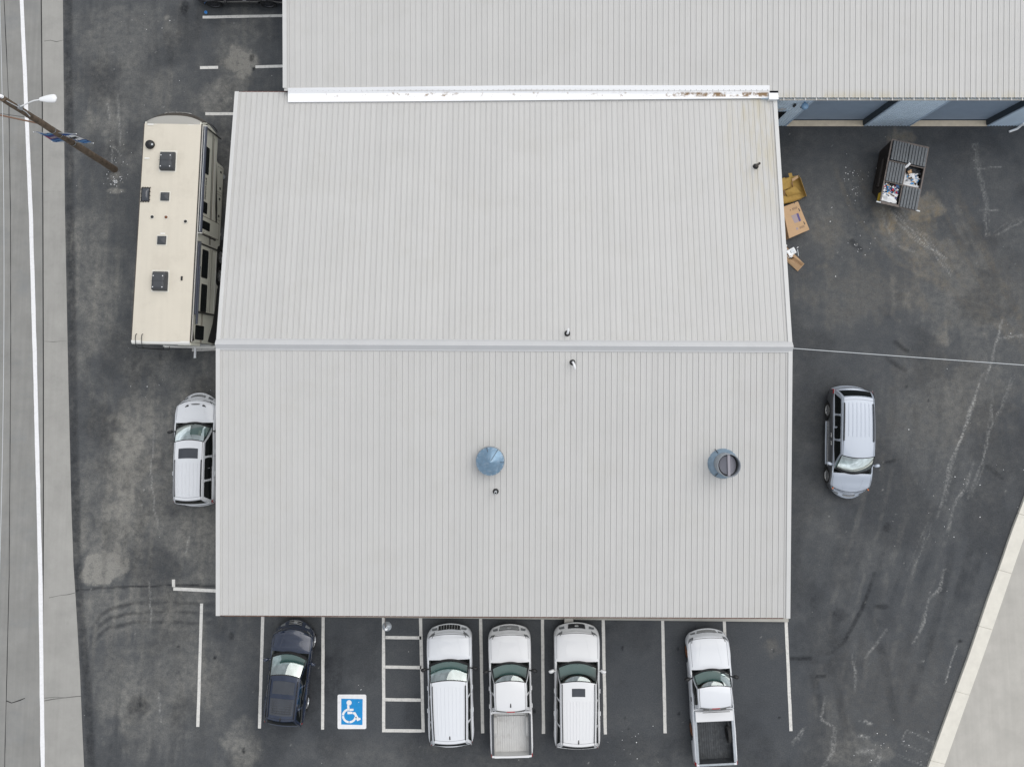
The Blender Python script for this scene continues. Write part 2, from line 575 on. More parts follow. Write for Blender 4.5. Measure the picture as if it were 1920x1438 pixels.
def ground_material(name, base, dust, dark, white, tan, sheen=0.9):
    m = bpy.data.materials.new(name)
    m.use_nodes = True
    nt = m.node_tree
    b = nt.nodes['Principled BSDF']
    b.inputs['Roughness'].default_value = sheen
    b.inputs['Specular IOR Level'].default_value = 0.15
    at_ = nt.nodes.new('ShaderNodeAttribute')
    at_.attribute_name = 'wear'
    sp = nt.nodes.new('ShaderNodeSeparateColor')
    nt.links.new(at_.outputs['Color'], sp.inputs[0])
    geo = nt.nodes.new('ShaderNodeNewGeometry')

    def noise(scale, detail=4, rough=0.6):
        n = nt.nodes.new('ShaderNodeTexNoise')
        n.inputs['Scale'].default_value = scale
        n.inputs['Detail'].default_value = detail
        n.inputs['Roughness'].default_value = rough
        nt.links.new(geo.outputs['Position'], n.inputs['Vector'])
        return n.outputs['Fac']

    def mix(fac, A, B):
        x = nt.nodes.new('ShaderNodeMix')
        x.data_type = 'RGBA'
        nt.links.new(fac, x.inputs['Factor'])
        for k, v in (('A', A), ('B', B)):
            if isinstance(v, tuple):
                x.inputs[k].default_value = (*v, 1)
            else:
                nt.links.new(v, x.inputs[k])
        return x.outputs['Result']

    def rng_(v, a, b_, c, d):
        r = nt.nodes.new('ShaderNodeMapRange')
        r.inputs['From Min'].default_value = a
        r.inputs['From Max'].default_value = b_
        r.inputs['To Min'].default_value = c
        r.inputs['To Max'].default_value = d
        nt.links.new(v, r.inputs['Value'])
        return r.outputs[0]
    def mul(p, q):
        n = nt.nodes.new('ShaderNodeMath')
        n.operation = 'MULTIPLY'
        n.use_clamp = True
        nt.links.new(p, n.inputs[0])
        nt.links.new(q, n.inputs[1])
        return n.outputs[0]
    dfac = mul(sp.outputs[0], rng_(noise(3.3, 9, 0.72), 0.33, 0.66, 0.45, 1.6))
    wfac = mul(sp.outputs[2], rng_(noise(9.0, 9, 0.78), 0.44, 0.60, 0.08, 1.35))
    kfac = mul(sp.outputs[1], rng_(noise(5.0, 8, 0.7), 0.35, 0.65, 0.65, 1.25))
    tfac = mul(at_.outputs['Alpha'], rng_(noise(4.0, 9, 0.72), 0.36, 0.64, 0.15, 1.3))
    col = mix(dfac, base, dust)
    col = mix(tfac, col, tan)
    col = mix(kfac, col, dark)
    col = mix(wfac, col, white)
    grain = nt.nodes.new('ShaderNodeVectorMath')
    grain.operation = 'SCALE'
    nt.links.new(col, grain.inputs[0])
    g1 = rng_(noise(17, 7, 0.8), 0.3, 0.7, 0.70, 1.30)
    g2 = rng_(noise(140, 2), 0.3, 0.7, 0.85, 1.15)
    pr = nt.nodes.new('ShaderNodeMath')
    pr.operation = 'MULTIPLY'
    nt.links.new(g1, pr.inputs[0])
    nt.links.new(g2, pr.inputs[1])
    nt.links.new(pr.outputs[0], grain.inputs['Scale'])
    # sparse pale stone chips
    vo = nt.nodes.new('ShaderNodeTexVoronoi')
    vo.inputs['Scale'].default_value = 2.6
    nt.links.new(geo.outputs['Position'], vo.inputs['Vector'])
    vs_ = nt.nodes.new('ShaderNodeSeparateColor')
    nt.links.new(vo.outputs['Color'], vs_.inputs[0])
    chip = mul(rng_(vo.outputs['Distance'], 0.03, 0.07, 1.0, 0.0), rng_(vs_.outputs[0], 0.86, 0.90, 0.0, 0.8))
    nt.links.new(mix(chip, grain.outputs[0], (0.40, 0.40, 0.39)), b.inputs['Base Color'])
    bp = nt.nodes.new('ShaderNodeBump')
    bp.inputs['Strength'].default_value = 0.35
    bp.inputs['Distance'].default_value = 0.006
    nt.links.new(noise(90, 3), bp.inputs['Height'])
    nt.links.new(bp.outputs[0], b.inputs['Normal'])
    return m


M['asphalt'] = ground_material('lot_asphalt', (0.063, 0.0685, 0.0755), (0.235, 0.230, 0.212), (0.020, 0.0215, 0.0245), (0.48, 0.48, 0.46), (0.20, 0.168, 0.122))
M['concrete_flat'] = mat('apron_concrete', (0.322, 0.316, 0.297), 0.88, streak=0.045, var=0.10, vscale=0.7, bump=0.25, bscale=50, stain=(0.25, 0.25, 0.235), stain_amt=0.5, stain_scale=0.9)
M['road'] = mat('street_asphalt', (0.24, 0.238, 0.226), 0.85, streak=0.07, var=0.11, vscale=0.8, bump=0.3, bscale=60, stain=(0.19, 0.20, 0.205), stain_amt=0.6, stain_scale=0.6)
M['kerb'] = mat('kerb_concrete', (0.66, 0.635, 0.565), 0.8, var=0.06, vscale=3)
M['footway'] = mat('footway_concrete', (0.42, 0.405, 0.372), 0.88, streak=0.05, var=0.09, vscale=0.9, bump=0.25, bscale=50, stain=(0.36, 0.34, 0.31), stain_amt=0.4, stain_scale=0.8)
M['earth'] = mat('far_ground', (0.13, 0.128, 0.12), 0.9, var=0.15, vscale=0.3)
M['tar'] = mat('tar_joint', (0.02, 0.02, 0.02), 0.8)

g = MB()
g.add([(-900, -900, -0.03), (900, -900, -0.03), (900, 900, -0.03), (-900, 900, -0.03)], [(0, 1, 2, 3)])
tag(g.build('ground', M['earth']), 'flat grey ground far around the lot', kind='structure')

# ---- the lot: a fine sheet that carries dust, tyre marks and scratches as wear values
GX0, GX1, GY0, GY1, GS = -23.0, 26.0, -21.0, 21.0, 0.07
nx, ny = int((GX1 - GX0) / GS) + 1, int((GY1 - GY0) / GS) + 1
xs = np.linspace(GX0, GX1, nx, dtype=np.float32)
ys = np.linspace(GY0, GY1, ny, dtype=np.float32)
XX, YY = np.meshgrid(xs, ys, indexing='ij')
dust = np.zeros_like(XX)
dark = np.zeros_like(XX)
white = np.zeros_like(XX)
tan = np.zeros_like(XX)
n_big = fbm(XX, YY, 6.0, 1)
n_mid = fbm(XX, YY, 1.6, 21)
n_sm = fbm(XX, YY, 0.45, 41)
n_str = fbm(XX, YY, 0.9, 61, ax=0.35, ay=3.0)
n_hs = fbm(XX, YY, 0.9, 71, ax=3.0, ay=0.4)
westness = sstep(-XX, 9.0, 16.0)
dust += 0.50 * sstep(n_big * 0.45 + n_mid * 0.55, 0.44, 0.70) * (0.22 + 0.48 * westness)
dust += 0.40 * sstep(n_str, 0.46, 0.75) * westness * sstep(n_big, 0.3, 0.6)
dust += 0.05 + 0.13 * (n_sm - 0.4)
dust += 0.05 * westness
dark += 0.30 * sstep(fbm(XX, YY, 2.6, 81, 5), 0.48, 0.66) + 0.18 * sstep(n_str, 0.5, 0.7) * westness


def region(px, py, r):
    x, y = at(px, py)
    i0, i1 = np.searchsorted(xs, x - r), np.searchsorted(xs, x + r)
    j0, j1 = np.searchsorted(ys, y - r), np.searchsorted(ys, y + r)
    return slice(max(i0, 0), i1), slice(max(j0, 0), j1), x, y


def patch(arr, px, py, rx, ry, amt, rough=0.55, hard=0.5):
    """noisy-edged stain centred on a photo pixel; radii in photo pixels"""
    rx, ry = rx / 40.0, ry / 40.0
    I, J, x, y = region(px, py, max(rx, ry) * 2.0)
    d = np.sqrt(((XX[I, J] - x) / rx) ** 2 + ((YY[I, J] - y) / ry) ** 2)
    d = d + (n_mid[I, J] - 0.5) * 2.4 * rough + (n_sm[I, J] - 0.5) * 2.2 * rough + (n_str[I, J] - 0.5) * 1.6 * rough
    arr[I, J] = np.clip(arr[I, J] + amt * (1 - sstep(d, 1 - hard, 1 + hard * 0.4)), 0, 1)


def scratch(pts, w, amt, breakup, jit, seed, fade=True):
    r = np.random.default_rng(seed)
    for k in range(3 if w > .05 else 1):
        ox_, oy_ = r.normal(0, 3.2, 2) if k else (0, 0)
        n = len(pts)
        a0, a1 = (0, n) if k == 0 or n < 4 else sorted(r.choice(n + 1, 2, replace=False))
        if a1 - a0 < 2:
            a0, a1 = 0, n
        stroke(white, [(p[0] + ox_ + r.normal(0, 1.5), p[1] + oy_ + r.normal(0, 1.5)) for p in pts[a0:a1]], max(.035, w * (.75 if k == 0 else .5)), amt * (1.15 if k == 0 else .75), breakup, jit, seed + 300 * k, fade)


def stroke(arr, pts, w, amt, breakup=0.5, jit=0.05, seed=3, fade=True):
    """line of width w metres through photo pixels"""
    P = [at(*p) for p in pts]
    r = np.random.default_rng(seed)
    Q = []
    for a, b in zip(P[:-1], P[1:]):
        L = math.hypot(b[0] - a[0], b[1] - a[1])
        n = max(2, int(L / 0.35))
        for k in range(n):
            t = k / n
            Q.append((lerp(a[0], b[0], t) + r.normal() * jit, lerp(a[1], b[1], t) + r.normal() * jit))
    Q.append(P[-1])
    m = len(Q) - 1
    for k in range(m):
        a, b = Q[k], Q[k + 1]
        i0, i1 = np.searchsorted(xs, min(a[0], b[0]) - w * 1.5), np.searchsorted(xs, max(a[0], b[0]) + w * 1.5)
        j0, j1 = np.searchsorted(ys, min(a[1], b[1]) - w * 1.5), np.searchsorted(ys, max(a[1], b[1]) + w * 1.5)
        if i1 <= i0 or j1 <= j0:
            continue
        I, J = slice(i0, i1), slice(j0, j1)
        dx, dy = b[0] - a[0], b[1] - a[1]
        l2 = dx * dx + dy * dy + 1e-9
        t = np.clip(((XX[I, J] - a[0]) * dx + (YY[I, J] - a[1]) * dy) / l2, 0, 1)
        d = np.hypot(XX[I, J] - a[0] - t * dx, YY[I, J] - a[1] - t * dy)
        e = amt * (math.sin(math.pi * (k + 0.5) / m) ** 0.4 if fade else 1)
        val = e * (1 - sstep(d, w * 0.35, w)) * (1 - breakup * sstep(n_sm[I, J], 0.40, 0.62))
        arr[I, J] = np.maximum(arr[I, J], val)


# dust and pale patches
for p in [(447, 112, 36, 30, .85, .5, .5), (432, 168, 26, 44, .35), (398, 190, 20, 30, .35), (197, 1070, 34, 26, .85, .55, .4), (185, 1085, 26, 14, .5), (205, 1045, 40, 30, .35), (235, 865, 46, 70, .42), (262, 800, 40, 60, .28),
          (228, 975, 40, 56, .40), (300, 905, 40, 60, .15), (455, 1400, 36, 46, .50), (216, 358, 15, 5, .75, .4, .5), (210, 255, 26, 70, .25), (250, 180, 60, 60, .15),
          (230, 60, 90, 60, .18), (300, 1010, 50, 40, .08), (300, 1330, 80, 80, .20), (220, 1290, 60, 60, .2), (1735, 385, 34, 24, .42), (1655, 408, 22, 34, .42), (1690, 255, 26, 16, .30),
          (1700, 440, 70, 40, .22), (1600, 560, 90, 70, .12), (1800, 560, 110, 90, .16), (1740, 780, 90, 160, .12), (1545, 420, 40, 60, .14), (1440, 1215, 26, 18, .22), (1840, 720, 80, 100, .14),
          (1620, 1410, 60, 30, .25), (1560, 1380, 40, 60, .15), (940, 1425, 60, 16, .16), (820, 1400, 30, 18, .14), (215, 330, 12, 12, .5), (313, 33, 6, 6, .6, .3)]:
    patch(dust, *p)
# rusty tan run-off round the dumpster and faint brown over the right-hand lot
for p in [(1728, 388, 36, 26, .75), (1658, 410, 24, 34, .8), (1700, 430, 60, 30, .45), (1690, 258, 24, 16, .55), (1740, 470, 60, 40, .22), (1545, 440, 26, 40, .25), (1640, 545, 120, 60, .16), (1840, 520, 120, 100, .16), (1800, 760, 120, 120, .12), (1440, 1212, 26, 20, .2), (1670, 1300, 120, 90, .10), (240, 870, 60, 120, .10), (447, 110, 40, 40, .12)]:
    patch(tan, p[0], p[1], p[2], p[3], p[4] * .7, .75)
# oil drops, sealer and dark tyre zones
for p in [(345, 16, 9, 15, .55, .4), (472, 108, 5, 7, .7, .3), (476, 130, 3, 4, .8, .3), (403, 1233, 3.4, 3.4, .95, .2), (335, 1212, 3, 3, .85, .2), (434, 1193, 7, 8, .5, .4), (457, 1408, 4, 8, .8, .3),
          (1002, 1333, 4, 5, .9, .2), (1167, 1215, 2.5, 4, .9, .2), (1171, 1346, 2.4, 3.4, .9, .2), (1178, 1365, 4, 2.6, .7, .2), (1273, 1338, 3.4, 4, .9, .2), (1271, 1216, 3, 4, .8, .2), (1461, 1345, 2.4, 2.4, .9, .2),
          (1451, 1220, 3, 4, .6, .3), (1654, 1137, 12, 5, .55, .3), (1800, 1202, 6, 4, .7, .3), (1575, 1152, 14, 12, .35), (1663, 990, 10, 10, .4), (1687, 556, 8, 8, .3), (1700, 725, 3, 3, .7, .2), (1741, 751, 3, 2, .7, .2),
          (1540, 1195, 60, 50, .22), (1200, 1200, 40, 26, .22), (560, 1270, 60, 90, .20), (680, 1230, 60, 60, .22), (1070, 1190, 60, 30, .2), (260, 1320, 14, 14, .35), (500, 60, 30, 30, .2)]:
    patch(dark, *p)
E2 = 3.556
# darker seal band along the street side
stroke(dark, [(127, 0), (129, 200), (131, 400), (136, 700), (142, 1000), (150, 1150), (163, 1280), (172, 1438)], 0.30, 0.62, 0.25, 0.0, 5, False)
stroke(dark, [(134, 0), (136, 300), (143, 700), (150, 1030)], 0.06, 0.5, 0.3, 0.01, 6, False)
# transverse joint and tyre sweeps at the lower left
stroke(dark, [(139, 1107), (190, 1102), (250, 1099), (325, 1097), (408, 1098)], 0.07, 0.9, 0.3, 0.02, 7, False)
for k in range(7):
    y0 = 1118 + k * 9
    stroke(dark if k % 2 else dust, [(176 - k * 2, y0 + 50), (186, y0 + 28), (205, y0 + 14), (250, y0 + 4), (310, y0 + 2), (360, y0 + 4), (410, y0 + 8)], 0.11, 0.6 if k % 2 else 0.5, 0.25, 0.015, 10 + k)
z8 = lambda x, y: (1480 + x / 3.284, 1000 + y / 3.284)
z7 = lambda x, y: (1480 + x / 2.875, 600 + y / 2.875)
z6 = lambda x, y: (1420 + x / 3.84, 160 + y / 3.84)
stroke(dark, [z8(10, 770), z8(130, 768)], 0.14, 0.85, 0.2, 0, 31)
stroke(dark, [z8(200, 755), z8(270, 725), z8(335, 670), z8(390, 570), z8(440, 480), z8(480, 380), z8(525, 245)], 0.14, 0.85, 0.3, 0.0, 32)
stroke(dark, [z7(570, 120), z7(635, 168)], 0.16, 0.7, 0.3, 0, 33)
stroke(dark, [z7(525, 205), z7(580, 245), z7(625, 270)], 0.16, 0.6, 0.3, 0, 34)
stroke(dark, [z7(500, 772), z7(550, 765), z7(585, 748)], 0.15, 0.7, 0.3, 0, 35)
stroke(dark, [z7(1070, 790), z7(1145, 850)], 0.2, 0.7, 0.3, 0, 36)
stroke(dark, [z6(680, 1125), z6(740, 1180)], 0.2, 0.6, 0.3, 0, 37)
stroke(dark, [z8(170, 880), z8(215, 880)], 0.12, 0.9, 0.2, 0, 38)
stroke(dark, [(1478, 1238), (1520, 1240), (1600, 1234)], 0.2, 0.35, 0.3, 0, 39)
for k, (a, b) in enumerate([((1500, 1180), (1560, 1438)), ((1530, 1170), (1600, 1438)), ((1620, 1120), (1680, 1360)), ((1790, 1010), (1700, 1330)), ((1840, 930), (1770, 1190)), ((1880, 860), (1800, 1150))]):
    stroke(dark, [a, ((a[0] + b[0]) / 2 + 8, (a[1] + b[1]) / 2), b], 0.28, 0.38, 0.5, 0.02, 50 + k)
# chalky scratches and cracks on the right
W7 = [([(1150, 0), (1105, 130), (1085, 230), (1055, 330)], .09, .6), ([(1040, 290), (1005, 400), (960, 530), (900, 700), (860, 800), (830, 960), (800, 1060)], .10, .75),
      ([(880, 780), (850, 900), (830, 1000)], .08, .5), ([(1000, 770), (960, 880), (890, 1000), (850, 1150)], .12, .45), ([(1120, 100), (1180, 90), (1262, 85)], .09, .5), ([(1100, 380), (1085, 560), (1040, 760), (960, 960)], .09, .40),
      ([(1200, 300), (1150, 420), (1100, 560)], .08, .40), ([(760, 1100), (700, 1260), (660, 1370)], .07, .35)]
for k, (pp, w, a) in enumerate(W7):
    scratch([z7(*q) for q in pp], w * .8, a * .95, 0.6, 0.03, 70 + k)
W8 = [([(940, 220), (930, 330), (860, 400), (820, 540), (760, 670)], .10, .5), ([(600, 590), (540, 680), (470, 760)], .09, .42), ([(410, 750), (415, 960)], .07, .5), ([(210, 1000), (190, 1140), (270, 1200), (265, 1340), (200, 1438)], .10, .45),
      ([(455, 1150), (510, 1175)], .07, .8), ([(425, 1240), (485, 1255)], .07, .8), ([(690, 1275), (720, 1210), (895, 1285), (840, 1438)], .04, .32), ([(665, 1360), (835, 1432)], .04, .32), ([(690, 1290), (890, 1370)], .04, .28), ([(960, 925), (1000, 780), (1030, 690)], .04, .7),
      ([(30, 1280), (80, 1200)], .08, .5), ([(430, 1345), (510, 1340)], .2, .6), ([(545, 1360), (530, 1438)], .12, .5), ([(810, 780), (830, 785)], .04, .5)]
for k, (pp, w, a) in enumerate(W8):
    (scratch if w > .05 else lambda *q: stroke(white, *q))([z8(*q) for q in pp], w, a, 0.6 if w > .05 else 0.2, 0.03 if w > .05 else 0.0, 90 + k, w > .05)
for k, (pp, w, a) in enumerate([([(960, 890), (1040, 985), (1130, 1085), (1220, 1150), (1370, 1250)], .055, .62), ([(890, 900), (930, 1040), (1010, 1160), (1120, 1200)], .10, .28), ([(1010, 900), (1080, 1010), (1200, 1090), (1270, 1200), (1400, 1370)], .06, .42),
                                ([(1560, 430), (1580, 600), (1640, 870), (1650, 1080)], .14, .26), ([(1580, 598), (1760, 596)], .03, .45), ([(1620, 908), (1755, 908)], .03, .5), ([(1720, 1080), (1830, 1010), (1920, 970)], .08, .28)]):
    scratch([z6(*q) for q in pp], w, a, 0.45, 0.03, 120 + k, False)
# broad faint tyre sweeps east of the dumpster
for k in range(16):
    o_ = k * 17
    stroke(dust if k % 3 else tan, [(1560 + o_ * .9, 300 + o_ * .2), (1600 + o_, 400 + o_ * .35), (1680 + o_ * .9, 490 + o_ * .4), (1790 + o_ * .6, 545 + o_ * .5), (1930, 560 + o_ * .7)], 0.16 + .05 * (k % 4), .30, 0.45, 0.03, 400 + k)
for k in range(10):
    o_ = k * 22
    stroke(dust if k % 2 else dark, [(1640 + o_, 640), (1625 + o_, 800 + k * 6), (1590 + o_, 960), (1540 + o_, 1130), (1500 + o_, 1330)], 0.14 + .05 * (k % 3), .22, 0.5, 0.03, 430 + k)
# fine scratches on the left
for k, pp in enumerate([[(222, 180), (226, 280)], [(212, 278), (210, 310)], [(213, 272), (226, 292)], [(290, 800), (284, 880), (290, 960), (297, 992)], [(280, 1090), (284, 1180)], [(300, 1300), (301, 1350)], [(355, 1005), (348, 1040)], [(203, 195), (206, 230)]]):
    stroke(white, pp, 0.05, 0.5, 0.3, 0.02, 140 + k)
# pale chips scattered over the lot
rr = np.random.default_rng(5)
for k in range(160):
    x, y = rr.uniform(-20, 24), rr.uniform(-19, 18)
    i, j = np.searchsorted(xs, x), np.searchsorted(ys, y)
    if 1 < i < nx - 1 and 1 < j < ny - 1:
        white[i, j] = max(white[i, j], rr.uniform(.1, .6))
# the asphalt keeps darker and cleaner in the stalls south of the shop
stall = sstep(-YY, 10.5, 11.5) * (1 - sstep(-YY, 16.0, 17.2)) * sstep(XX, -13.5, -11.5) * (1 - sstep(XX, 12.5, 14.5))
dust *= 1 - 0.55 * stall
dust = np.clip(dust, 0, 1)
dark = np.clip(dark, 0, 1)
white = np.clip(white * (0.55 + 0.6 * n_sm), 0, 1)

idx = np.arange(nx * ny).reshape(nx, ny)
keep = np.ones((nx - 1, ny - 1), bool)
cx, cy = XX[:-1, :-1], YY[:-1, :-1]
keep &= ~((cx > -11.4) & (cx < 11.0) & (cy > -9.2) & (cy < 11.5))
keep &= ~((cx > -9.3) & (cy > 12.4))
quads = np.stack([idx[:-1, :-1], idx[1:, :-1], idx[1:, 1:], idx[:-1, 1:]], -1)[keep].reshape(-1, 4)
used = np.zeros(nx * ny, bool)
used[quads.ravel()] = True
remap = np.cumsum(used) - 1
quads = remap[quads]
co = np.stack([XX, YY, np.zeros_like(XX)], -1).reshape(-1, 3)[used]
wear = np.stack([dust, dark, white, np.clip(tan, 0, 1)], -1).reshape(-1, 4)[used].astype(np.float32)
me = bpy.data.meshes.new('parking_lot')
me.vertices.add(len(co))
me.vertices.foreach_set('co', co.astype(np.float32).ravel())
me.loops.add(quads.size)
me.loops.foreach_set('vertex_index', quads.astype(np.int32).ravel())
me.polygons.add(len(quads))
me.polygons.foreach_set('loop_start', np.arange(0, quads.size, 4, dtype=np.int32))
me.update(calc_edges=True)
ca = me.attributes.new('wear', 'FLOAT_COLOR', 'POINT')
ca.data.foreach_set('color', wear.ravel())
me.materials.append(M['asphalt'])
lot = link('parking_lot', me)
tag(lot, 'stained dark asphalt lot around the shop building', kind='structure')


def strip(name, pts_l, pts_r, z, m, kind='structure', thick=0.0):
    """sheet between two photo-pixel polylines"""
    a = [at(*p) for p in pts_l]
    b = [at(*p) for p in pts_r]
    n = len(a)
    mb = MB()
    mb.add([(p[0], p[1], z) for p in a] + [(p[0], p[1], z) for p in b], [(i, n + i, n + i + 1, i + 1) for i in range(n - 1)])
    me_ = mb.mesh(name, m, recalc=False)
    o = link(name, me_)
    if me_.polygons[0].normal.z < 0:
        me_.flip_normals()
    return tag(o, kind=kind)


edge = [(115, -160), (118, 0), (120, 200), (122, 400), (128, 700), (134, 950), (138, 1060), (142, 1120), (150, 1260), (156, 1400), (166, 1600)]
joint = [(77, -160), (78, 0), (80, 200), (81, 400), (82, 700), (82, 950), (81.5, 1060), (81, 1120), (79, 1260), (77, 1400), (74, 1600)]
far = [(-620, p[1]) for p in joint]
strip('concrete_apron', joint, edge, 0.008, M['concrete_flat'])['label'] = 'pale concrete strip between the street and the lot'
road = strip('street', far, [(p[0] - 1.2, p[1]) for p in joint], 0.010, M['road'])
road['label'] = 'grey worn street along the left side'
strip('joint_filler', [(p[0] - 1.4, p[1]) for p in joint], [(p[0] + 0.6, p[1]) for p in joint], 0.014, M['tar'])['label'] = 'black tar joint between street and concrete strip'


def ribbon(name, pts, w, z, m, parent=None, jag=0.0, h=0.0):
    """painted stripe w metres wide through photo pixels"""
    P = [Vector((*at(*p), 0)) for p in pts]
    L_, R_ = [], []
    Q = []
    for a, b in zip(P[:-1], P[1:]):
        n = max(1, int((b - a).length / 0.5))
        Q += [a.lerp(b, k / n) for k in range(n)]
    Q.append(P[-1])
    for i, p in enumerate(Q):
        d = (Q[min(i + 1, len(Q) - 1)] - Q[max(i - 1, 0)]).normalized()
        s = Vector((-d.y, d.x, 0))
        L_.append(p + s * (w / 2 + random.uniform(-jag, jag)))
        R_.append(p - s * (w / 2 + random.uniform(-jag, jag)))
    n = len(Q)
    mb = MB().add([(p.x, p.y, z) for p in R_] + [(p.x, p.y, z) for p in L_], [(i, i + 1, n + i + 1, n + i) for i in range(n - 1)])
    return mb.build(name, m, parent)


ribbon('edge_line', [(40, -60), (41, 0), (58, 400), (66, 680), (76, 1080), (80.5, 1438), (81.5, 1560)], 0.19, 0.016, M['line_bright'], road, 0.008)
ribbon('seam', [(6, -60), (8, 0), (17, 200), (20, 400), (20.5, 680), (17.5, 1080), (9, 1438), (5, 1560)], 0.028, 0.016, M['tar'], road, 0.006)
ribbon('crack', [(12, 1313), (22, 1317), (30, 1315), (38, 1312), (47, 1308)], 0.045, 0.017, M['tar'], road, 0.012)

M['crack'] = mat('crack_grey', (0.10, 0.10, 0.095), 0.9)
apron = bpy.data.objects['concrete_apron']
for pp, w_ in (([(83, 78), (95, 76), (106, 79), (119, 76)], .018), ([(92, 1120), (112, 1116), (128, 1114), (141, 1111)], .022), ([(83, 1313), (100, 1310), (118, 1308), (135, 1306), (152, 1304)], .03), ([(83, 1308), (104, 1306), (122, 1307)], .016), ([(82, 640), (100, 641), (126, 639)], .012), ([(82, 360), (101, 359), (121, 361)], .010)):
    ribbon('crack', pp, w_, 0.012, M['crack'], apron, 0.008)
# stall lines, children of the lot
SL = [[(378, 1131), (371, 1362)], [(493, 1151), (486.5, 1365)], [(606, 1153), (605, 1367)], [(719, 1155), (719.5, 1372)], [(788.5, 1156), (793.5, 1372)], [(901, 1158), (905, 1374)], [(1017, 1160), (1019, 1375)],
      [(1131, 1161), (1135, 1376)], [(1242.5, 1162), (1247, 1374)], [(1358, 1163), (1365, 1371)], [(1473.5, 1160), (1483, 1370)],
      [(380, 33), (533, 30)], [(375, 127.5), (409, 127)], [(479, 126), (533, 124.5)], [(385, 214), (446, 214)], [(330, 441), (430, 439.5)], [(360, 656), (420, 654)],
      [(325, 1103.5), (420, 1108)], [(325.5, 1086), (325.5, 1100)]]
for pp in SL:
    ribbon('stall_line', pp, 0.142, 0.005, M['line'], lot, 0.006)
for yy in (1195, 1250.5, 1311.5):
    ribbon('aisle_bar', [(722.6, yy - .5), (790, yy + .5)], 0.142, 0.005, M['line'], lot, 0.006)
ribbon('aisle_bar', [(722.6, 1369), (790.4, 1369.6)], 0.142, 0.005, M['line'], lot, 0.006)

# wheelchair marking
zs_ = lambda x, y: (440 + x / 5.53, 1140 + y / 5.53)


def ground_poly(name, pts, z, m, parent):
    P = [at(*p) for p in pts]
    n = len(P)
    ar = sum(P[i][0] * P[(i + 1) % n][1] - P[(i + 1) % n][0] * P[i][1] for i in range(n))
    if ar < 0:
        P = P[::-1]
    return MB().add([(p[0], p[1], z) for p in P], [tuple(range(n))]).build(name, m, parent)


def rounded(x0, y0, x1, y1, r):
    o = []
    for cx_, cy_, a0 in ((x1 - r, y0 + r, -90), (x1 - r, y1 - r, 0), (x0 + r, y1 - r, 90), (x0 + r, y0 + r, 180)):
        for k in range(5):
            a = math.radians(a0 + k * 22.5)
            o.append(zs_(cx_ + r * math.cos(a), cy_ + r * math.sin(a)))
    return o


ground_poly('sign_border', rounded(1067, 893, 1365, 1250, 16), 0.005, M['line_bright'], lot)
ground_poly('sign_field', [zs_(1106, 935), zs_(1328, 939), zs_(1325, 1208), zs_(1105, 1203)], 0.009, M['blue_paint'], lot)
ground_poly('symbol_head', [zs_(1187 + 27 * math.cos(a), 977 + 27 * math.sin(a)) for a in np.linspace(0, 2 * math.pi, 18)[:-1]], 0.013, M['line_bright'], lot)
for nm, poly in (('symbol_back', [(1166, 1002), (1188, 1002), (1194, 1058), (1170, 1058)]), ('symbol_arm', [(1194, 1039), (1233, 1039), (1233, 1060), (1194, 1062)]), ('symbol_seat', [(1169, 1066), (1222, 1070), (1222, 1092), (1171, 1096)]),
                 ('symbol_leg', [(1225, 1075), (1252, 1075), (1287, 1135), (1302, 1132), (1308, 1150), (1272, 1168), (1262, 1150), (1240, 1100), (1226, 1094)])):
    ground_poly(nm, [zs_(*q) for q in poly], 0.013, M['line_bright'], lot)
for a0, a1 in ((184, 252), (96, 178), (10, 90)):
    A = [math.radians(a) for a in np.linspace(a0, a1, 10)]
    ground_poly('symbol_wheel', [zs_(1190 + 77 * math.cos(a), 1112 + 77 * math.sin(a)) for a in A] + [zs_(1190 + 55 * math.cos(a), 1112 + 55 * math.sin(a)) for a in A[::-1]], 0.013, M['line_bright'], lot)

# kerb and footway at the lower right
kin = [(1990, 745), (1952, 845), (1920, 929), (1892.6, 1000), (1875, 1053), (1851, 1118), (1815, 1225), (1784.5, 1308), (1737, 1438), (1672, 1620)]
kout = [(2016, 752), (1979, 850), (1947, 929), (1918.5, 1004), (1899, 1060), (1878, 1122), (1842, 1226), (1812, 1310), (1766, 1440), (1701, 1624)]
fo = [(3000, 1000), (3000, 1100), (2900, 1150), (2800, 1200), (2700, 1250), (2700, 1300), (2600, 1400), (2600, 1500), (2500, 1650), (2500, 1900)]
foot = strip('footway', kout, fo, 0.10, M['footway'])
foot['label'] = 'pale grey concrete footway beyond the kerb at lower right'


def along(poly, t):
    """point at pixel row t on a pixel polyline"""
    for a, b in zip(poly[:-1], poly[1:]):
        if a[1] <= t <= b[1]:
            k = (t - a[1]) / (b[1] - a[1])
            return (lerp(a[0], b[0], k), t)
    return poly[-1]


kerb = thing('kerb', 'cream concrete kerb running diagonally at lower right', 'kerb', (*at(1790, 1330), 0))
kerb['kind'] = 'structure'
del kerb['category']
cuts = [760, 862, 962, 1067, 1172, 1294, 1423, 1560]
kl = Vector(kerb.location)
for a, b in zip(cuts[:-1], cuts[1:]):
    L_ = [at(*along(kin, lerp(a, b, k / 4))) for k in range(5)]
    R_ = [at(*along(kout, lerp(a, b, k / 4) + 7)) for k in range(5)]
    poly = L_ + R_[::-1]
    d = Vector((L_[-1][0] - L_[0][0], L_[-1][1] - L_[0][1])).normalized() * 0.004
    poly = [(p[0] + (d.x if i in (0, 9) else -d.x if i in (4, 5) else 0) - kl.x, p[1] + (d.y if i in (0, 9) else -d.y if i in (4, 5) else 0) - kl.y) for i, p in enumerate(poly)]
    MB().prism(poly, -0.02, 0.125).build('kerb_stone', M['kerb'], kerb, bevel=0.012)

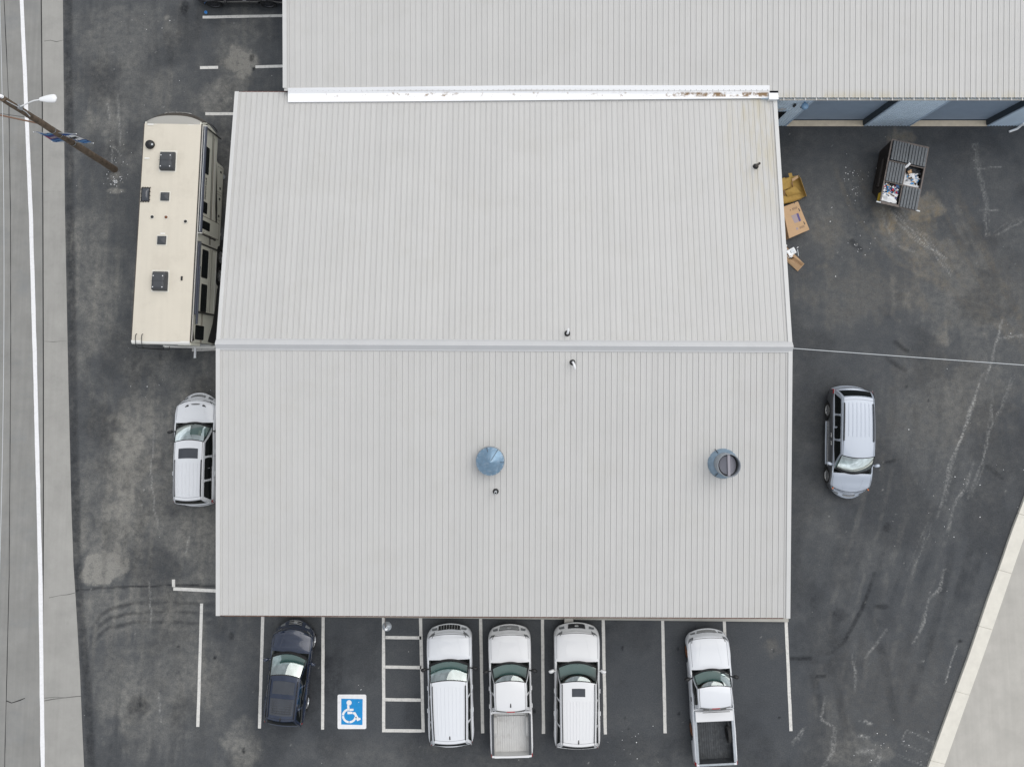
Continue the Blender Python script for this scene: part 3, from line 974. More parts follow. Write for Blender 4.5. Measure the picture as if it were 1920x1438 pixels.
# raised walk in front of the shop
wk = MB()
a, b = at(412, 1153.0), at(1477, 1164.4)
wk.add([(a[0], a[1], 0), (b[0], b[1], 0), (b[0], -9.0, 0), (a[0], -9.0, 0), (a[0], a[1], .12), (b[0], b[1], .12), (b[0], -9.0, .12), (a[0], -9.0, .12)], [(4, 5, 6, 7), (0, 1, 5, 4), (1, 2, 6, 5), (3, 0, 4, 7)])
tag(wk.build('walkway', M['concrete'], bevel=0.0), 'raised concrete walk under the front eave', kind='structure')

# ================================================================== MAIN SHOP BUILDING
MBX, MBY, ROT = -0.255, 1.10, -0.0045
HW, DS, EAVE, RIDGE = 11.77, 11.03, 4.0, 5.2
SLOPE = math.atan2(RIDGE - EAVE, DS)
SLEN = math.hypot(RIDGE - EAVE, DS)
NP = 99
PW = 2 * HW / NP
shop = thing('shop_building', 'large shop with low gabled pale ribbed metal roof in the centre', 'building', (MBX, MBY, 0), ROT)
w = MB()
for (x0, x1, y0, y1) in ((-HW + .25, HW - .25, -DS + .45, -DS + .60), (-HW + .25, HW - .25, DS - .60, DS - .45), (-HW + .25, -HW + .40, -DS + .603, DS - .603), (HW - .40, HW - .25, -DS + .603, DS - .603)):
    w.box(x0, x1, y0, y1, 0, 3.82)
w.build('wall', M['wall_main'], shop)
g = MB()
for s in (-1, 1):
    x = s * (HW - .32)
    g.add([(x - .07, -DS + .62, 3.82), (x + .07, -DS + .62, 3.82), (x + .07, 0, 5.0), (x - .07, 0, 5.0), (x + .07, DS - .62, 3.82), (x - .07, DS - .62, 3.82)], [(0, 1, 2, 3), (3, 2, 4, 5), (1, 4, 2), (0, 3, 5)])
g.build('gable', M['wall_main'], shop)
roof = MB()
for s in (-1, 1):
    roof.add([(-HW + .03, s * DS * .998, EAVE - .03), (HW - .03, s * DS * .998, EAVE - .03), (HW - .03, 0, RIDGE - .03), (-HW + .03, 0, RIDGE - .03), (-HW + .03, s * DS * .998, EAVE - .12), (HW - .03, s * DS * .998, EAVE - .12), (HW - .03, 0, RIDGE - .12), (-HW + .03, 0, RIDGE - .12)],
             [(0, 1, 2, 3), (4, 5, 6, 7), (0, 1, 5, 4), (1, 2, 6, 5), (3, 0, 4, 7)])
roof_o = roof.build('roof', M['deck'], shop, recalc=True)


def panel_mesh(name, pw, length, m):
    g_ = 0.0028
    prof = [(g_, -.02), (g_, .012), (g_ + .010, .021), (g_ + .026, .021), (g_ + .042, 0), (.098, 0), (.103, .004), (.112, .004), (.117, 0), (.165, 0), (.170, .004), (.179, .004), (.184, 0), (pw - g_, 0), (pw - g_, -.02)]
    n = len(prof)
    mb = MB()
    mb.add([(x, 0, z) for x, z in prof] + [(x, length, z) for x, z in prof], [(i, i + 1, n + i + 1, n + i)[::-1] for i in range(n - 1)])
    return mb.mesh(name, m, recalc=False)


pm = panel_mesh('roof_panel', PW, SLEN + 0.04, M['roof'])
if pm.polygons[4].normal.z < 0:
    pm.flip_normals()
for k in range(NP):
    link('roof_panel', pm, roof_o, (-HW + k * PW, -DS - 0.02, EAVE - 0.005 + 0.0), (SLOPE, 0, 0))
for k in range(NP):
    link('roof_panel', pm, roof_o, (-HW + (k + 1) * PW, DS + 0.02, EAVE - 0.005), (SLOPE, 0, math.pi))
# ridge cap: two folded leaves with a hem
rc = MB()
hh = (RIDGE - EAVE) / DS
for s in (-1, 1):
    pr = [(.03, .170), (.06, .166), (.20, .090), (.23, .044), (.272, .0)] if s > 0 else [(.03, .170), (.02, .165), (-.13, .055), (-.16, .040), (-.20, .038), (-.204, .0)]
    pr = [(y, RIDGE + z - abs(y) * hh * 1.0 + .0) for y, z in pr]
    n = len(pr)
    rc.add([(-HW - .03, y, z) for y, z in pr] + [(HW + .03, y, z) for y, z in pr], [(i, n + i, n + i + 1, i + 1) if s < 0 else (i, i + 1, n + i + 1, n + i) for i in range(n - 1)])
rc.build('ridge_cap', mat('ridge_metal', (.50, .505, .51), .45, var=.03, vscale=1), roof_o, recalc=False)
# rake trims and eave fascia
for s in (-1, 1):
    for e in (-1, 1):
        t = MB()
        x0, x1 = (s * (HW - .14), s * (HW + .03))
        x0, x1 = min(x0, x1), max(x0, x1)
        t.add([(x0, e * (DS + .03), EAVE + .045), (x1, e * (DS + .03), EAVE + .045), (x1, e * .0, RIDGE + .045), (x0, e * .0, RIDGE + .045),
               (x0, e * (DS + .03), EAVE - .03), (x1, e * (DS + .03), EAVE - .14), (x1, e * .0, RIDGE - .14), (x0, e * .0, RIDGE - .03)],
              [(0, 1, 2, 3), (1, 5, 6, 2), (0, 3, 7, 4), (0, 4, 5, 1)])
        t.build('rake_trim', M['trim'], roof_o, recalc=True)
        f_ = MB()
        xx = s * (HW + .034)
        f_.add([(xx, e * (DS - .02), EAVE - .15), (xx, 0, RIDGE - .15), (xx, 0, RIDGE - .32), (xx, e * (DS - .02), EAVE - .32), (xx - s * .03, e * (DS - .02), EAVE - .15), (xx - s * .03, 0, RIDGE - .15), (xx - s * .03, 0, RIDGE - .32), (xx - s * .03, e * (DS - .02), EAVE - .32)],
               [(0, 1, 2, 3), (4, 5, 6, 7), (0, 1, 5, 4), (3, 2, 6, 7), (0, 3, 7, 4)])
        f_.build('fascia', M['fascia'], roof_o, recalc=True)
for e in (-1, 1):
    gt = MB()
    y0, y1 = e * (DS - .03), e * (DS + .055)
    gt.box(-HW + .02, HW - .22, min(y0, y1), max(y0, y1), EAVE - .20, EAVE - .035)
    gt.build('eave_fascia', M['fascia'], roof_o)
    n_ = MB()
    y0, y1 = e * (DS + .057), e * (DS + .075)
    n_.box(-HW + .30, HW - .24, min(y0, y1), max(y0, y1), EAVE - .14, EAVE - .05)
    n_.build('eave_edge', mat('eave_edge_tan', (0.20, 0.13, 0.09), 0.6, var=0.5, vscale=4) if e < 0 else M['fascia'], roof_o)

# white coated valley between the two roofs
fm = bpy.data.materials.new('valley_white')
fm.use_nodes = True
nt = fm.node_tree
b_ = nt.nodes['Principled BSDF']
b_.inputs['Roughness'].default_value = 0.45
geo = nt.nodes.new('ShaderNodeNewGeometry')
sx = nt.nodes.new('ShaderNodeSeparateXYZ')
nt.links.new(geo.outputs['Position'], sx.inputs[0])
nz = nt.nodes.new('ShaderNodeTexNoise')
nz.inputs['Scale'].default_value = 2.6
nz.inputs['Detail'].default_value = 9
nz.inputs['Roughness'].default_value = 0.72
nt.links.new(geo.outputs['Position'], nz.inputs['Vector'])


def mnode(op, a, b=None, c=None):
    n = nt.nodes.new('ShaderNodeMath')
    n.operation = op
    for i, v in enumerate((a, b, c)):
        if v is None:
            continue
        if isinstance(v, (int, float)):
            n.inputs[i].default_value = v
        else:
            nt.links.new(v, n.inputs[i])
    n.use_clamp = op == 'SUBTRACT' and False
    return n.outputs[0]


line_d = mnode('ABSOLUTE', mnode('SUBTRACT', sx.outputs['Y'], 12.03))
near = mnode('SUBTRACT', 1.0, mnode('DIVIDE', line_d, 0.13))
near = mnode('MAXIMUM', near, 0.0)
east = mnode('MINIMUM', mnode('MAXIMUM', mnode('DIVIDE', mnode('SUBTRACT', sx.outputs['X'], 4.2), 4.0), 0.10), 1.0)
rustf = mnode('MINIMUM', mnode('MAXIMUM', mnode('MULTIPLY', mnode('SUBTRACT', mnode('ADD', nz.outputs['Fac'], mnode('MULTIPLY', east, 0.13)), 0.56), 9.0), 0.0), 1.0)
rustf = mnode('MULTIPLY', rustf, mnode('MINIMUM', mnode('MULTIPLY', near, 1.6), 1.0))
mx = nt.nodes.new('ShaderNodeMix')
mx.data_type = 'RGBA'
mx.inputs['A'].default_value = (0.90, 0.905, 0.915, 1)
mx.inputs['B'].default_value = (0.24, 0.15, 0.07, 1)
nt.links.new(rustf, mx.inputs['Factor'])
nt.links.new(mx.outputs['Result'], b_.inputs['Base Color'])
vf = MB()
T = [at(540, 165.5, 4.35), at(760, 163, 4.35), at(980, 160.5, 4.35), at(1443, 160.5, 4.35)]
Mi = [at(540, 176, 4.16), at(760, 175, 4.16), at(980, 175.5, 4.16), at(1443, 177.5, 4.16)]
B_ = [at(540, 192, 4.12), at(760, 190.5, 4.12), at(980, 188.5, 4.12), at(1443, 184.5, 4.12)]
c_, s_ = math.cos(-ROT), math.sin(-ROT)


def to_shop(p, z):
    x, y = p[0] - MBX, p[1] - MBY
    return (x * c_ - y * s_, x * s_ + y * c_, z)


rows = [[to_shop(p, 4.22) for p in T], [to_shop(p, 4.35) for p in T], [to_shop(p, 4.17) for p in Mi], [to_shop(p, 4.135) for p in B_], [to_shop(p, 4.06) for p in B_]]
vv = [p for r_ in rows for p in r_]
vf.add(vv, [(r_ * 4 + i, r_ * 4 + i + 1, (r_ + 1) * 4 + i + 1, (r_ + 1) * 4 + i) for r_ in range(4) for i in range(3)] + [(0, 4, 8, 12, 16), (3, 19, 15, 11, 7)])
vf.build('valley_flashing', fm, roof_o, recalc=True)
q = to_shop(at(1446.5, 180, 4.2), 4.0)
MB().box(q[0] - .12, q[0] + .30, q[1] - .17, q[1] + .12, 3.9, 4.24).build('rain_head', M['white_metal'], roof_o, bevel=0.01)

# ================================================================== REAR BUILDING WITH GARAGE BAYS
RX0, RX1, RY0, RY1 = -9.80, 27.6, 11.88, 35.0
rear = thing('garage_building', 'long pale metal-roofed building with blue garage bays behind the shop', 'building', ((RX0 + RX1) / 2, 23.0, 0))
ox, oy = rear.location.x, rear.location.y
RE, RS = 4.22, 0.109
rd = MB()
for (xa, xb, ya) in ((RX0 + .03, 11.62, 12.188), (11.624, RX1 - .03, 11.92)):
    zf = lambda y: RE + (y - 11.92) * RS
    rd.add([(xa - ox, ya - oy, zf(ya) - .03), (xb - ox, ya - oy, zf(ya) - .03), (xb - ox, 23 - oy, zf(23) - .03), (xa - ox, 23 - oy, zf(23) - .03),
            (xa - ox, ya - oy, zf(ya) - .13), (xb - ox, ya - oy, zf(ya) - .13), (xb - ox, 23 - oy, zf(23) - .13), (xa - ox, 23 - oy, zf(23) - .13)],
           [(0, 1, 2, 3), (7, 6, 5, 4), (0, 4, 5, 1), (1, 5, 6, 2), (3, 7, 4, 0)])
rd.add([(RX0 + .03 - ox, 0, RE + 11.08 * RS - .03), (RX1 - .03 - ox, 0, RE + 11.08 * RS - .03), (RX1 - .03 - ox, RY1 - oy, RE), (RX0 + .03 - ox, RY1 - oy, RE)], [(0, 1, 2, 3)])
rroof = rd.build('roof', M['roof'], rear)
rroof.data.materials[0] = M['deck']
ra = math.atan(RS)
npn = int((RX1 - RX0) / PW)
ml = panel_mesh('roof_panel', PW, (23 - 11.88) / math.cos(ra), M['roof'])
ms = panel_mesh('roof_panel', PW, (23 - 12.168) / math.cos(ra), M['roof'])
for q_ in (ml, ms):
    if q_.polygons[4].normal.z < 0:
        q_.flip_normals()
for k in range(npn):
    x = RX0 + k * PW
    y = 11.88 if x > 11.5 else 12.168
    link('roof_panel', ml if x > 11.5 else ms, rroof, (x - ox, y - oy, RE + (y - 11.92) * RS - .003), (ra, 0, 0))
t = MB()
t.add([(RX0 - .05 - ox, 12.28 - oy, RE + .08), (RX0 + .13 - ox, 12.28 - oy, RE + .08), (RX0 + .13 - ox, 0, RE + 11.08 * RS + .04), (RX0 - .05 - ox, 0, RE + 11.08 * RS + .04),
       (RX0 - .05 - ox, 12.28 - oy, RE - .14), (RX0 - .05 - ox, 0, RE + 11.08 * RS - .16)], [(0, 1, 2, 3), (0, 3, 5, 4)])
t.build('rake_trim', M['trim'], rroof, recalc=True)
# walls
wl = MB()
wl.box(RX0 + .1 - ox, RX0 + .25 - ox, 12.5 - oy, RY1 - .1 - oy, 0, 4.1)
wl.box(RX1 - .25 - ox, RX1 - .1 - ox, 12.3 - oy, RY1 - .1 - oy, 0, 4.1)
wl.box(RX0 + .253 - ox, RX1 - .253 - ox, RY1 - .25 - oy, RY1 - .1 - oy, 0, 4.1)
wl.build('wall', M['wall_blue'], rear)


def corrugated(x0, x1, z0, z1, y, depth=0.02, pitch=0.15):
    n = max(1, int(round((x1 - x0) / pitch)))
    p = (x1 - x0) / n
    pts = []
    for k in range(n):
        pts += [(x0 + k * p, 0), (x0 + (k + .55) * p, 0), (x0 + (k + .66) * p, depth), (x0 + (k + .89) * p, depth)]
    pts.append((x1, 0))
    m_ = len(pts)
    mb = MB()
    mb.add([(x, y - d, z0) for x, d in pts] + [(x, y - d, z1) for x, d in pts], [(i, i + 1, m_ + i + 1, m_ + i) for i in range(m_ - 1)])
    return mb


DOORS = [(13.31, 17.03), (19.28, 22.98), (25.2, 28.4)]
spans = [(12.62, 13.31, 0, 3.93), (10.9, 12.62, 2.33, 3.93), (10.9, 11.75, 0, 2.33), (17.03, 19.28, 0, 3.93), (22.98, 25.2, 0, 3.93)]
for (x0, x1, z0, z1) in spans:
    n = max(1, round((x1 - x0) / 0.75))
    for k in range(n):
        a, b = lerp(x0, x1, k / n), lerp(x0, x1, (k + 1) / n)
        corrugated(a - ox + .002, b - ox - .002, z0, z1, RY0 - oy).build('wall_sheet', M['wall_blue'], rear)
corrugated(10.9 - ox, RX1 - ox, 3.93, 4.19, RY0 - .004 - oy).build('lintel_sheet', M['wall_blue'], rear)
bk = MB()
for (x0, x1) in ((12.622, 13.28), (17.06, 19.25), (23.01, 25.17)):
    bk.box(x0 - ox, x1 - ox, RY0 + .01 - oy, RY0 + .40 - oy, 0, 3.92)
bk.box(10.9 - ox, 12.62 - ox, RY0 + .01 - oy, RY0 + .40 - oy, 2.335, 3.92)
bk.build('pier', M['jamb'], rear)
M['edge_flash'] = mat('edge_flashing', (0.40, 0.50, 0.61), 0.45)
for (x0, x1) in DOORS[:2]:
    for x, s in ((x0, 1), (x1, -1)):
        MB().box(x - (.07 if s > 0 else 0) - ox, x + (0 if s > 0 else .07) - ox, RY0 - .026 - oy, RY0 + .012 - oy, 0, 3.93).build('jamb_trim', M['edge_flash'], rear)
for (x0, x1) in DOORS:
    d = MB()
    n = 34
    pts = []
    for k in range(n):
        z = lerp(.05, 3.98, k / n)
        dz = 3.93 / n
        pts += [(0, z), (.018, z + dz * .25), (.018, z + dz * .75)]
    pts.append((0, 3.98))
    m_ = len(pts)
    yd = RY0 + .30 - oy
    d.add([(x0 + .02 - ox, yd - dd, z) for dd, z in pts] + [(x1 - .02 - ox, yd - dd, z) for dd, z in pts], [(i, m_ + i, m_ + i + 1, i + 1) for i in range(m_ - 1)])
    do = d.build('garage_door', M['door_blue'], rear)
    MB().box(x0 + .05 - ox, x1 - .05 - ox, yd - .05, yd + .01, 0.03, .085).build('bottom_rail', M['jamb'], do)
    MB().box(x0 - ox, x1 - ox, RY0 - .03 - oy, RY0 + .42 - oy, -.02, .03).build('door_sill', M['sill'], rear, bevel=.008)
    for x in (x0 + .02, x1 - .02):
        MB().box(x - .022 - ox, x + .022 - ox, RY0 + .02 - oy, RY0 + .29 - oy, 0.031, 3.9).build('door_track', M['jamb'], do)
MB().box(11.76 - ox, 12.61 - ox, RY0 + .12 - oy, RY0 + .16 - oy, 0.0, 2.33).build('side_door', M['black'], rear)
MB().box(10.9 - ox, 12.64 - ox, RY0 - .035 - oy, RY0 - .021 - oy, 2.33, 2.39).build('door_header', M['edge_flash'], rear)
# emblem-like bracket, box and lamp on the wall
eb = MB()
for (dx, dz, w_, h_, r_) in ((0, 0, .34, .035, 0), (-.12, .06, .16, .035, .6), (.12, .06, .16, .035, -.6), (0, .13, .14, .03, 0), (0, -.06, .035, .12, 0), (0, -.12, .2, .03, 0)):
    eb.obox((12.22 - ox + dx, RY0 - .05 - oy, 2.68 + dz), (w_, .03, h_), (0, r_, 0))
eb.build('wall_bracket', M['trim'], rear)
lp = MB()
lp.lathe([(.16, 0), (.16, .10), (.11, .16), (0.001, .17)], 8, (12.96 - ox, RY0 - .19 - oy, 3.55))
lp.box(12.93 - ox, 12.99 - ox, RY0 - .12 - oy, RY0 - .018 - oy, 3.58, 3.66)
lp.build('wall_lamp', mat('lamp_blue', (.16, .28, .42), .4), rear)
MB().box(12.55 - ox, 12.63 - ox, RY0 - .12 - oy, RY0 - .02 - oy, 3.22, 3.47).build('meter_box', M['black'], rear)
MB().box(12.98 - ox, 13.08 - ox, RY0 - .07 - oy, RY0 - .02 - oy, 2.95, 3.03).build('keypad', M['black'], rear)
# gutter with brackets
gt = MB()
pr = [(11.915, RE - .015), (11.915, RE - .115), (11.80, RE - .115), (11.785, RE - .035), (11.77, RE - .035), (11.785, RE - .13), (11.93, RE - .13), (11.93, RE - .015)]
n = len(pr)
gt.add([(11.68 - ox, y - oy, z) for y, z in pr] + [(RX1 - ox, y - oy, z) for y, z in pr], [(i, (i + 1) % n, n + (i + 1) % n, n + i) for i in range(n)] + [tuple(range(n)), tuple(range(n, 2 * n))[::-1]])
gut = gt.build('gutter', mat('gutter_metal', (0.40, 0.39, 0.36), 0.55, var=0.12, vscale=3), rear, recalc=True)
bm_ = MB().box(-.018, .018, 11.76 - oy, 11.925 - oy, RE - .032, RE - .018).mesh('gutter_bracket', M['trim'])
x = 11.85
while x < RX1:
    link('gutter_bracket', bm_, gut, (x - ox, 0, 0))
    x += .47
# pale downpipe elbow at the far right pier
dp = MB()
p0 = at3(1913, 236, .25)
dp.tube([(p0.x - ox, RY0 - .06 - oy, .55), (p0.x - ox, RY0 - .08 - oy, .35), (p0.x - ox - .1, RY0 - .2 - oy, .15), (p0.x - ox - .45, RY0 - .32 - oy, .08)], .055, 10)
dp.build('downpipe', M['white_metal'], rear, smooth=50)

# ================================================================== VEHICLES
def interp(pts, s):
    if s <= pts[0][0]:
        return pts[0][1]
    for (a, va), (b, vb) in zip(pts[:-1], pts[1:]):
        if s <= b:
            t = (s - a) / max(b - a, 1e-6)
            return va + (vb - va) * t
    return pts[-1][1]


def sm_interp(pts, s):
    """monotone-ish smooth interpolation"""
    if s <= pts[0][0]:
        return pts[0][1]
    for (a, va), (b, vb) in zip(pts[:-1], pts[1:]):
        if s <= b:
            t = (s - a) / max(b - a, 1e-6)
            return va + (vb - va) * (t * t * (3 - 2 * t) * .5 + t * .5)
    return pts[-1][1]


_wheel_cache = {}


def wheel_meshes(r, wdt, rimmat, spokes):
    key = (r, wdt, rimmat.name, spokes)
    if key not in _wheel_cache:
        rr_ = r * .68
        h = wdt / 2
        ty = MB().lathe([(rr_, -h * .8), (r * .90, -h), (r * .985, -h * .75), (r, -h * .3), (r, h * .3), (r * .985, h * .75), (r * .90, h), (rr_, h * .8)], 28, axis='X').mesh('tyre', M['rubber'], smooth=50, recalc=True)
        rm = MB()
        rm.lathe([(rr_, -h * .8), (rr_ * .97, -h * .2), (rr_ * .93, h * .5), (rr_, h * .82), (rr_ * .97, h * .86), (rr_ * .90, h * .6)], 28, axis='X')
        for k in range(spokes):
            a = 2 * math.pi * k / spokes
            rm.obox((h * .62, math.cos(a) * rr_ * .5, math.sin(a) * rr_ * .5), (h * .22, rr_ * .95, rr_ * .20), (a, 0, 0))
        rm.lathe([(0.001, h * .78), (rr_ * .22, h * .74), (rr_ * .24, h * .4)], 12, axis='X')
        rm.lathe([(0.001, h * .12), (rr_ * .9, h * .10)], 20, axis='X', mi=1)
        rme = rm.mesh('rim', [rimmat, M['black']], smooth=40)
        _wheel_cache[key] = (ty, rme)
    return _wheel_cache[key]


def vehicle(name, label, cat, loc, rz, sp, group=None):
    root = thing(name, label, cat, (loc[0], loc[1], 0), rz, group)
    L, W, H = sp['L'], sp['W'], sp['H']
    hw = W / 2
    sc, st, sr, sb = sp['cowl'], sp['wtop'], sp['rrear'], sp['base_rear']
    zh0, zh1, belt = sp.get('zh0', .92), sp.get('zh1', 1.08), sp.get('belt', 1.05)
    sill = sp.get('sill', .30)
    pick = sp.get('pickup', False)
    paint = sp['paint']
    r_w = sp.get('rw', .37)
    w1, w2 = sp.get('w1', .95), sp['w2']
    fr, rrn = sp.get('front_round', .50), sp.get('rear_round', .70)
    fa, ra_ = sp.get('front_amt', .20), sp.get('rear_amt', .15)
    bowF, bowR = sp.get('bowF', .15), sp.get('bowR', .13)
    zbed = sp.get('zbed', .72)
    zrail = sp.get('zrail', 1.12)

    def halfw(s):
        k = 1.0
        if s < fr:
            k -= fa * ((fr - s) / fr) ** 2.4
        if s > L - rrn:
            k -= ra_ * ((s - (L - rrn)) / rrn) ** 2.2
        # slight coke-bottle waist
        k -= .018 * math.exp(-((s - L * .5) / (L * .16)) ** 2)
        return hw * k

    top_pts = [(0, zh0 - .20), (.03, zh0 - .12), (.08, zh0 - .05), (.16, zh0 - .012), (.28, zh0), (.6, lerp(zh0, zh1, .42)), (sc, zh1)]
    if pick:
        top_pts += [(sb, belt), (sb + .02, zrail), (L, zrail - .01)]
    else:
        top_pts += [(sb, belt), (sb + .06, belt - .03), (L - .10, .86), (L - .03, .72), (L, .60)]
    sh_pts = [(0, zh0 - .28), (.05, zh0 - .20), (.16, zh0 - .12), (.5, zh0 - .06), (sc, zh1 - .08), (sc + .3, belt - .02), (sb, belt - .01)]
    if pick:
        sh_pts += [(sb + .02, zrail - .02), (L, zrail - .02)]
    else:
        sh_pts += [(sb + .05, belt - .06), (L - .10, .80), (L, .55)]

    def low(s):
        z = sill + (.06 * max(0, 1 - s / .35)) + (.10 * max(0, 1 - (L - s) / .4))
        for ww in (w1, w2):
            R = r_w + .075
            if abs(s - ww) < R:
                z = max(z, r_w - .02 + math.sqrt(R * R - (s - ww) ** 2))
        return z

    def section(s, kind):
        w_ = halfw(s)
        zb_, zs__, zt = low(s), sm_interp(sh_pts, s), sm_interp(top_pts, s)
        zb_ = min(zb_, zs__ - .08)
        p = [(w_ * .93, zb_), (w_ * .985, zb_ + .10 * (zs__ - zb_)), (w_, zb_ + .38 * (zs__ - zb_)), (w_ * .995, zb_ + .72 * (zs__ - zb_)), (w_ * .978, zs__ - .035), (w_ * .945, zs__ + .005)]
        if kind == 'closed':
            p += [(w_ * .885, lerp(zs__, zt, .42)), (w_ * .78, lerp(zs__, zt, .70)), (w_ * .55, lerp(zs__, zt, .92)), (w_ * .25, zt), (0, zt)]
        elif kind == 'cabin':
            p += [(w_ * .90, zs__), (w_ * .86, zs__ - .05), (w_ * .84, .42), (w_ * .3, .38), (0, .38)]
        elif kind == 'bed':
            p += [(w_ * .90, zrail), (w_ * .86, zrail - .01), (w_ * .845, zbed), (w_ * .3, zbed), (0, zbed)]
        elif kind == 'gate':
            p += [(w_ * .90, zrail - .01), (w_ * .84, zrail - .01), (w_ * .5, zrail - .01), (w_ * .25, zrail - .01), (0, zrail - .01)]
        return p

    lean = sp.get('lean', .15)

    def leant(s, z):
        return lean * max(0.0, min(1.2, (z - .50) / max(zh0 - .20 - .50, .1))) ** 1.4 * max(0.0, 1 - s / .45) ** 1.2

    def bowed(s, x, w_, z=0.0):
        b = leant(s, z)
        u = min(1, abs(x) / max(w_, .01))
        if s < 1.0:
            b += bowF * u * u * (1 - s / 1.0) ** 1.4
        if s > L - .6:
            b -= bowR * u * u * ((s - (L - .6)) / .6) ** 1.4
        return b

    def P(s, q, side, kind='closed', off=0.0):
        """point on the body skin, q = 0 at the sill .. 1 on the centre line"""
        def raw(s_, q_):
            sec = section(s_, kind)
            i = min(int(q_ * 10), 9)
            t = q_ * 10 - i
            x = lerp(sec[i][0], sec[i + 1][0], t)
            z = lerp(sec[i][1], sec[i + 1][1], t)
            return Vector((side * x, L / 2 - (s_ + bowed(s_, x, halfw(s_), z)), z))
        p = raw(s, q)
        if off:
            e = .012
            a, b = raw(min(s + e, L), q), raw(max(s - e, 0), q)
            c, d = raw(s, min(q + e, 1)), raw(s, max(q - e, 0))
            n = (b - a).cross(c - d) * (-1 if side < 0 else 1)
            if n.length > 1e-9:
                n.normalize()
                p = p + n * off
        return p

    # ---- stations
    stn = [(0, 'closed'), (.02, 'closed'), (.05, 'closed'), (.09, 'closed'), (.14, 'closed'), (.20, 'closed'), (.28, 'closed')]
    s = .36
    while s < sc - .04:
        stn.append((s, 'closed'))
        s += .07
    stn += [(sc, 'closed'), (sc + .10, 'closed'), (sc + .12, 'cabin')]
    s = sc + .2
    while s < sb - .06:
        stn.append((s, 'cabin'))
        s += .07
    stn.append((sb - .03, 'cabin'))
    if pick:
        stn += [(sb - .02, 'gate'), (sb + .05, 'gate'), (sb + .06, 'bed')]
        s = sb + .12
        while s < L - .14:
            stn.append((s, 'bed'))
            s += .07
        stn += [(L - .10, 'bed'), (L - .09, 'gate'), (L - .02, 'gate'), (L, 'gate')]
    else:
        stn.append((sb - .02, 'closed'))
        s = sb + .03
        while s < L - .12:
            stn.append((s, 'closed'))
            s += .06
        stn += [(L - .10, 'closed'), (L - .06, 'closed'), (L - .03, 'closed'), (L, 'closed')]
    mb = MB()
    rings = []
    for s, kd in stn:
        sec = section(s, kd)
        w_ = halfw(s)
        ring = [(-x, L / 2 - (s + bowed(s, x, w_, z)), z) for x, z in sec] + [(x, L / 2 - (s + bowed(s, x, w_, z)), z) for x, z in sec[:-1][::-1]]
        rings.append(ring)
    n = len(rings[0])
    vs = [p for r_ in rings for p in r_]
    fs, mi = [], []
    for i in range(len(rings) - 1):
        inner = stn[i][1] in ('cabin', 'bed') or stn[i + 1][1] in ('cabin', 'bed')
        for k in range(n - 1):
            fs.append((i * n + k, i * n + k + 1, (i + 1) * n + k + 1, (i + 1) * n + k))
            kk = min(k, n - 2 - k)
            mid = (stn[i][0] + stn[i + 1][0]) / 2
            m_ = 0
            if inner and kk >= 6:
                m_ = 1 if mid < sb + .03 else 2
            elif kk <= sp.get('clad', 0):
                m_ = 3
            mi.append(m_)
    mb.v, mb.f, mb.m = vs, [list(f) for f in fs], mi
    lowm = sp.get('lower', paint)
    # nose and tail faces follow the bowed plan
    def end_face(s_end, bow, sgn, kd):
        sec = section(s_end, kd)
        w0 = halfw(s_end)
        up = [(x_, z_) for x_, z_ in sec[5:]] if kd == 'closed' else [(sec[5][0], sec[5][1]), (0, sec[5][1])]

        def ztop(x_):
            for (xa, za_), (xb, zb2) in zip(up[:-1], up[1:]):
                if xb <= x_ <= xa:
                    return lerp(za_, zb2, (xa - x_) / max(xa - xb, 1e-6))
            return up[0][1]

        def sidex_(v):
            z_ = lerp(sec[0][1], sec[5][1], v)
            for (xa, za_), (xb, zb2) in zip(sec[:5], sec[1:6]):
                if za_ <= z_ <= zb2:
                    return lerp(xa, xb, (z_ - za_) / max(zb2 - za_, 1e-6))
            return sec[5][0]

        def fn(a_, v):
            u = a_ * 2 - 1
            x_ = u * sidex_(v)
            zt_ = ztop(abs(u) * sec[5][0])
            z_ = lerp(sec[0][1], zt_, v)
            uu = min(1, abs(x_) / w0)
            return Vector((x_, (L / 2 - s_end) - sgn * bow * uu * uu + sgn * .035 * math.sin(math.pi * min(1, v * 1.4)) * (1 - uu ** 4) - (leant(0, z_) if sgn > 0 else 0), z_))
        return fn
    nose = end_face(0, bowF, 1, 'closed')
    mb.grid(nose, 20, 10)
    tail = end_face(L, bowR, -1, 'gate' if pick else 'closed')
    mb.grid(tail, 16, 8)
    mb.build('body', [paint, M['interior'], sp.get('bedmat', M['interior']), lowm], root, smooth=38, recalc=False)
    # underside
    MB().box(-hw * .86, hw * .86, -L / 2 + .25, L / 2 - .35, .22, .34).build('underbody', M['black'], root)

    # ---- glasshouse
    zc = zh1 - .03
    wb = hw * .90
    wbr = sp.get('wbr', wb)
    wr = sp['wr']
    wrr = sp.get('wrr', wr * .97)
    zr = H
    zsh = belt - .01

    def roofp(u, v):          # u -1..1 across, v 0..1 front to rear
        s_ = lerp(st, sr, v)
        w_ = lerp(wr, wrr, v) * (1 + .015 * math.sin(math.pi * v))
        s_ += (.10 * u * u) * (1 - v) ** 2 - (.07 * u * u) * v ** 2
        z = zr - .045 * u * u - .05 * abs(2 * v - .9) ** 2.5
        if abs(u) > .9:
            z -= .02 * ((abs(u) - .9) / .1) ** 1.5
        return Vector((u * w_, L / 2 - s_, z))

    # painted roof skin
    mb = MB()
    mb.grid(lambda a, b: roofp(a * 2 - 1, b), 20, 16, flip=True)
    ro = mb.build('roof', paint, root, smooth=60)
    # windscreen
    nosec = .22

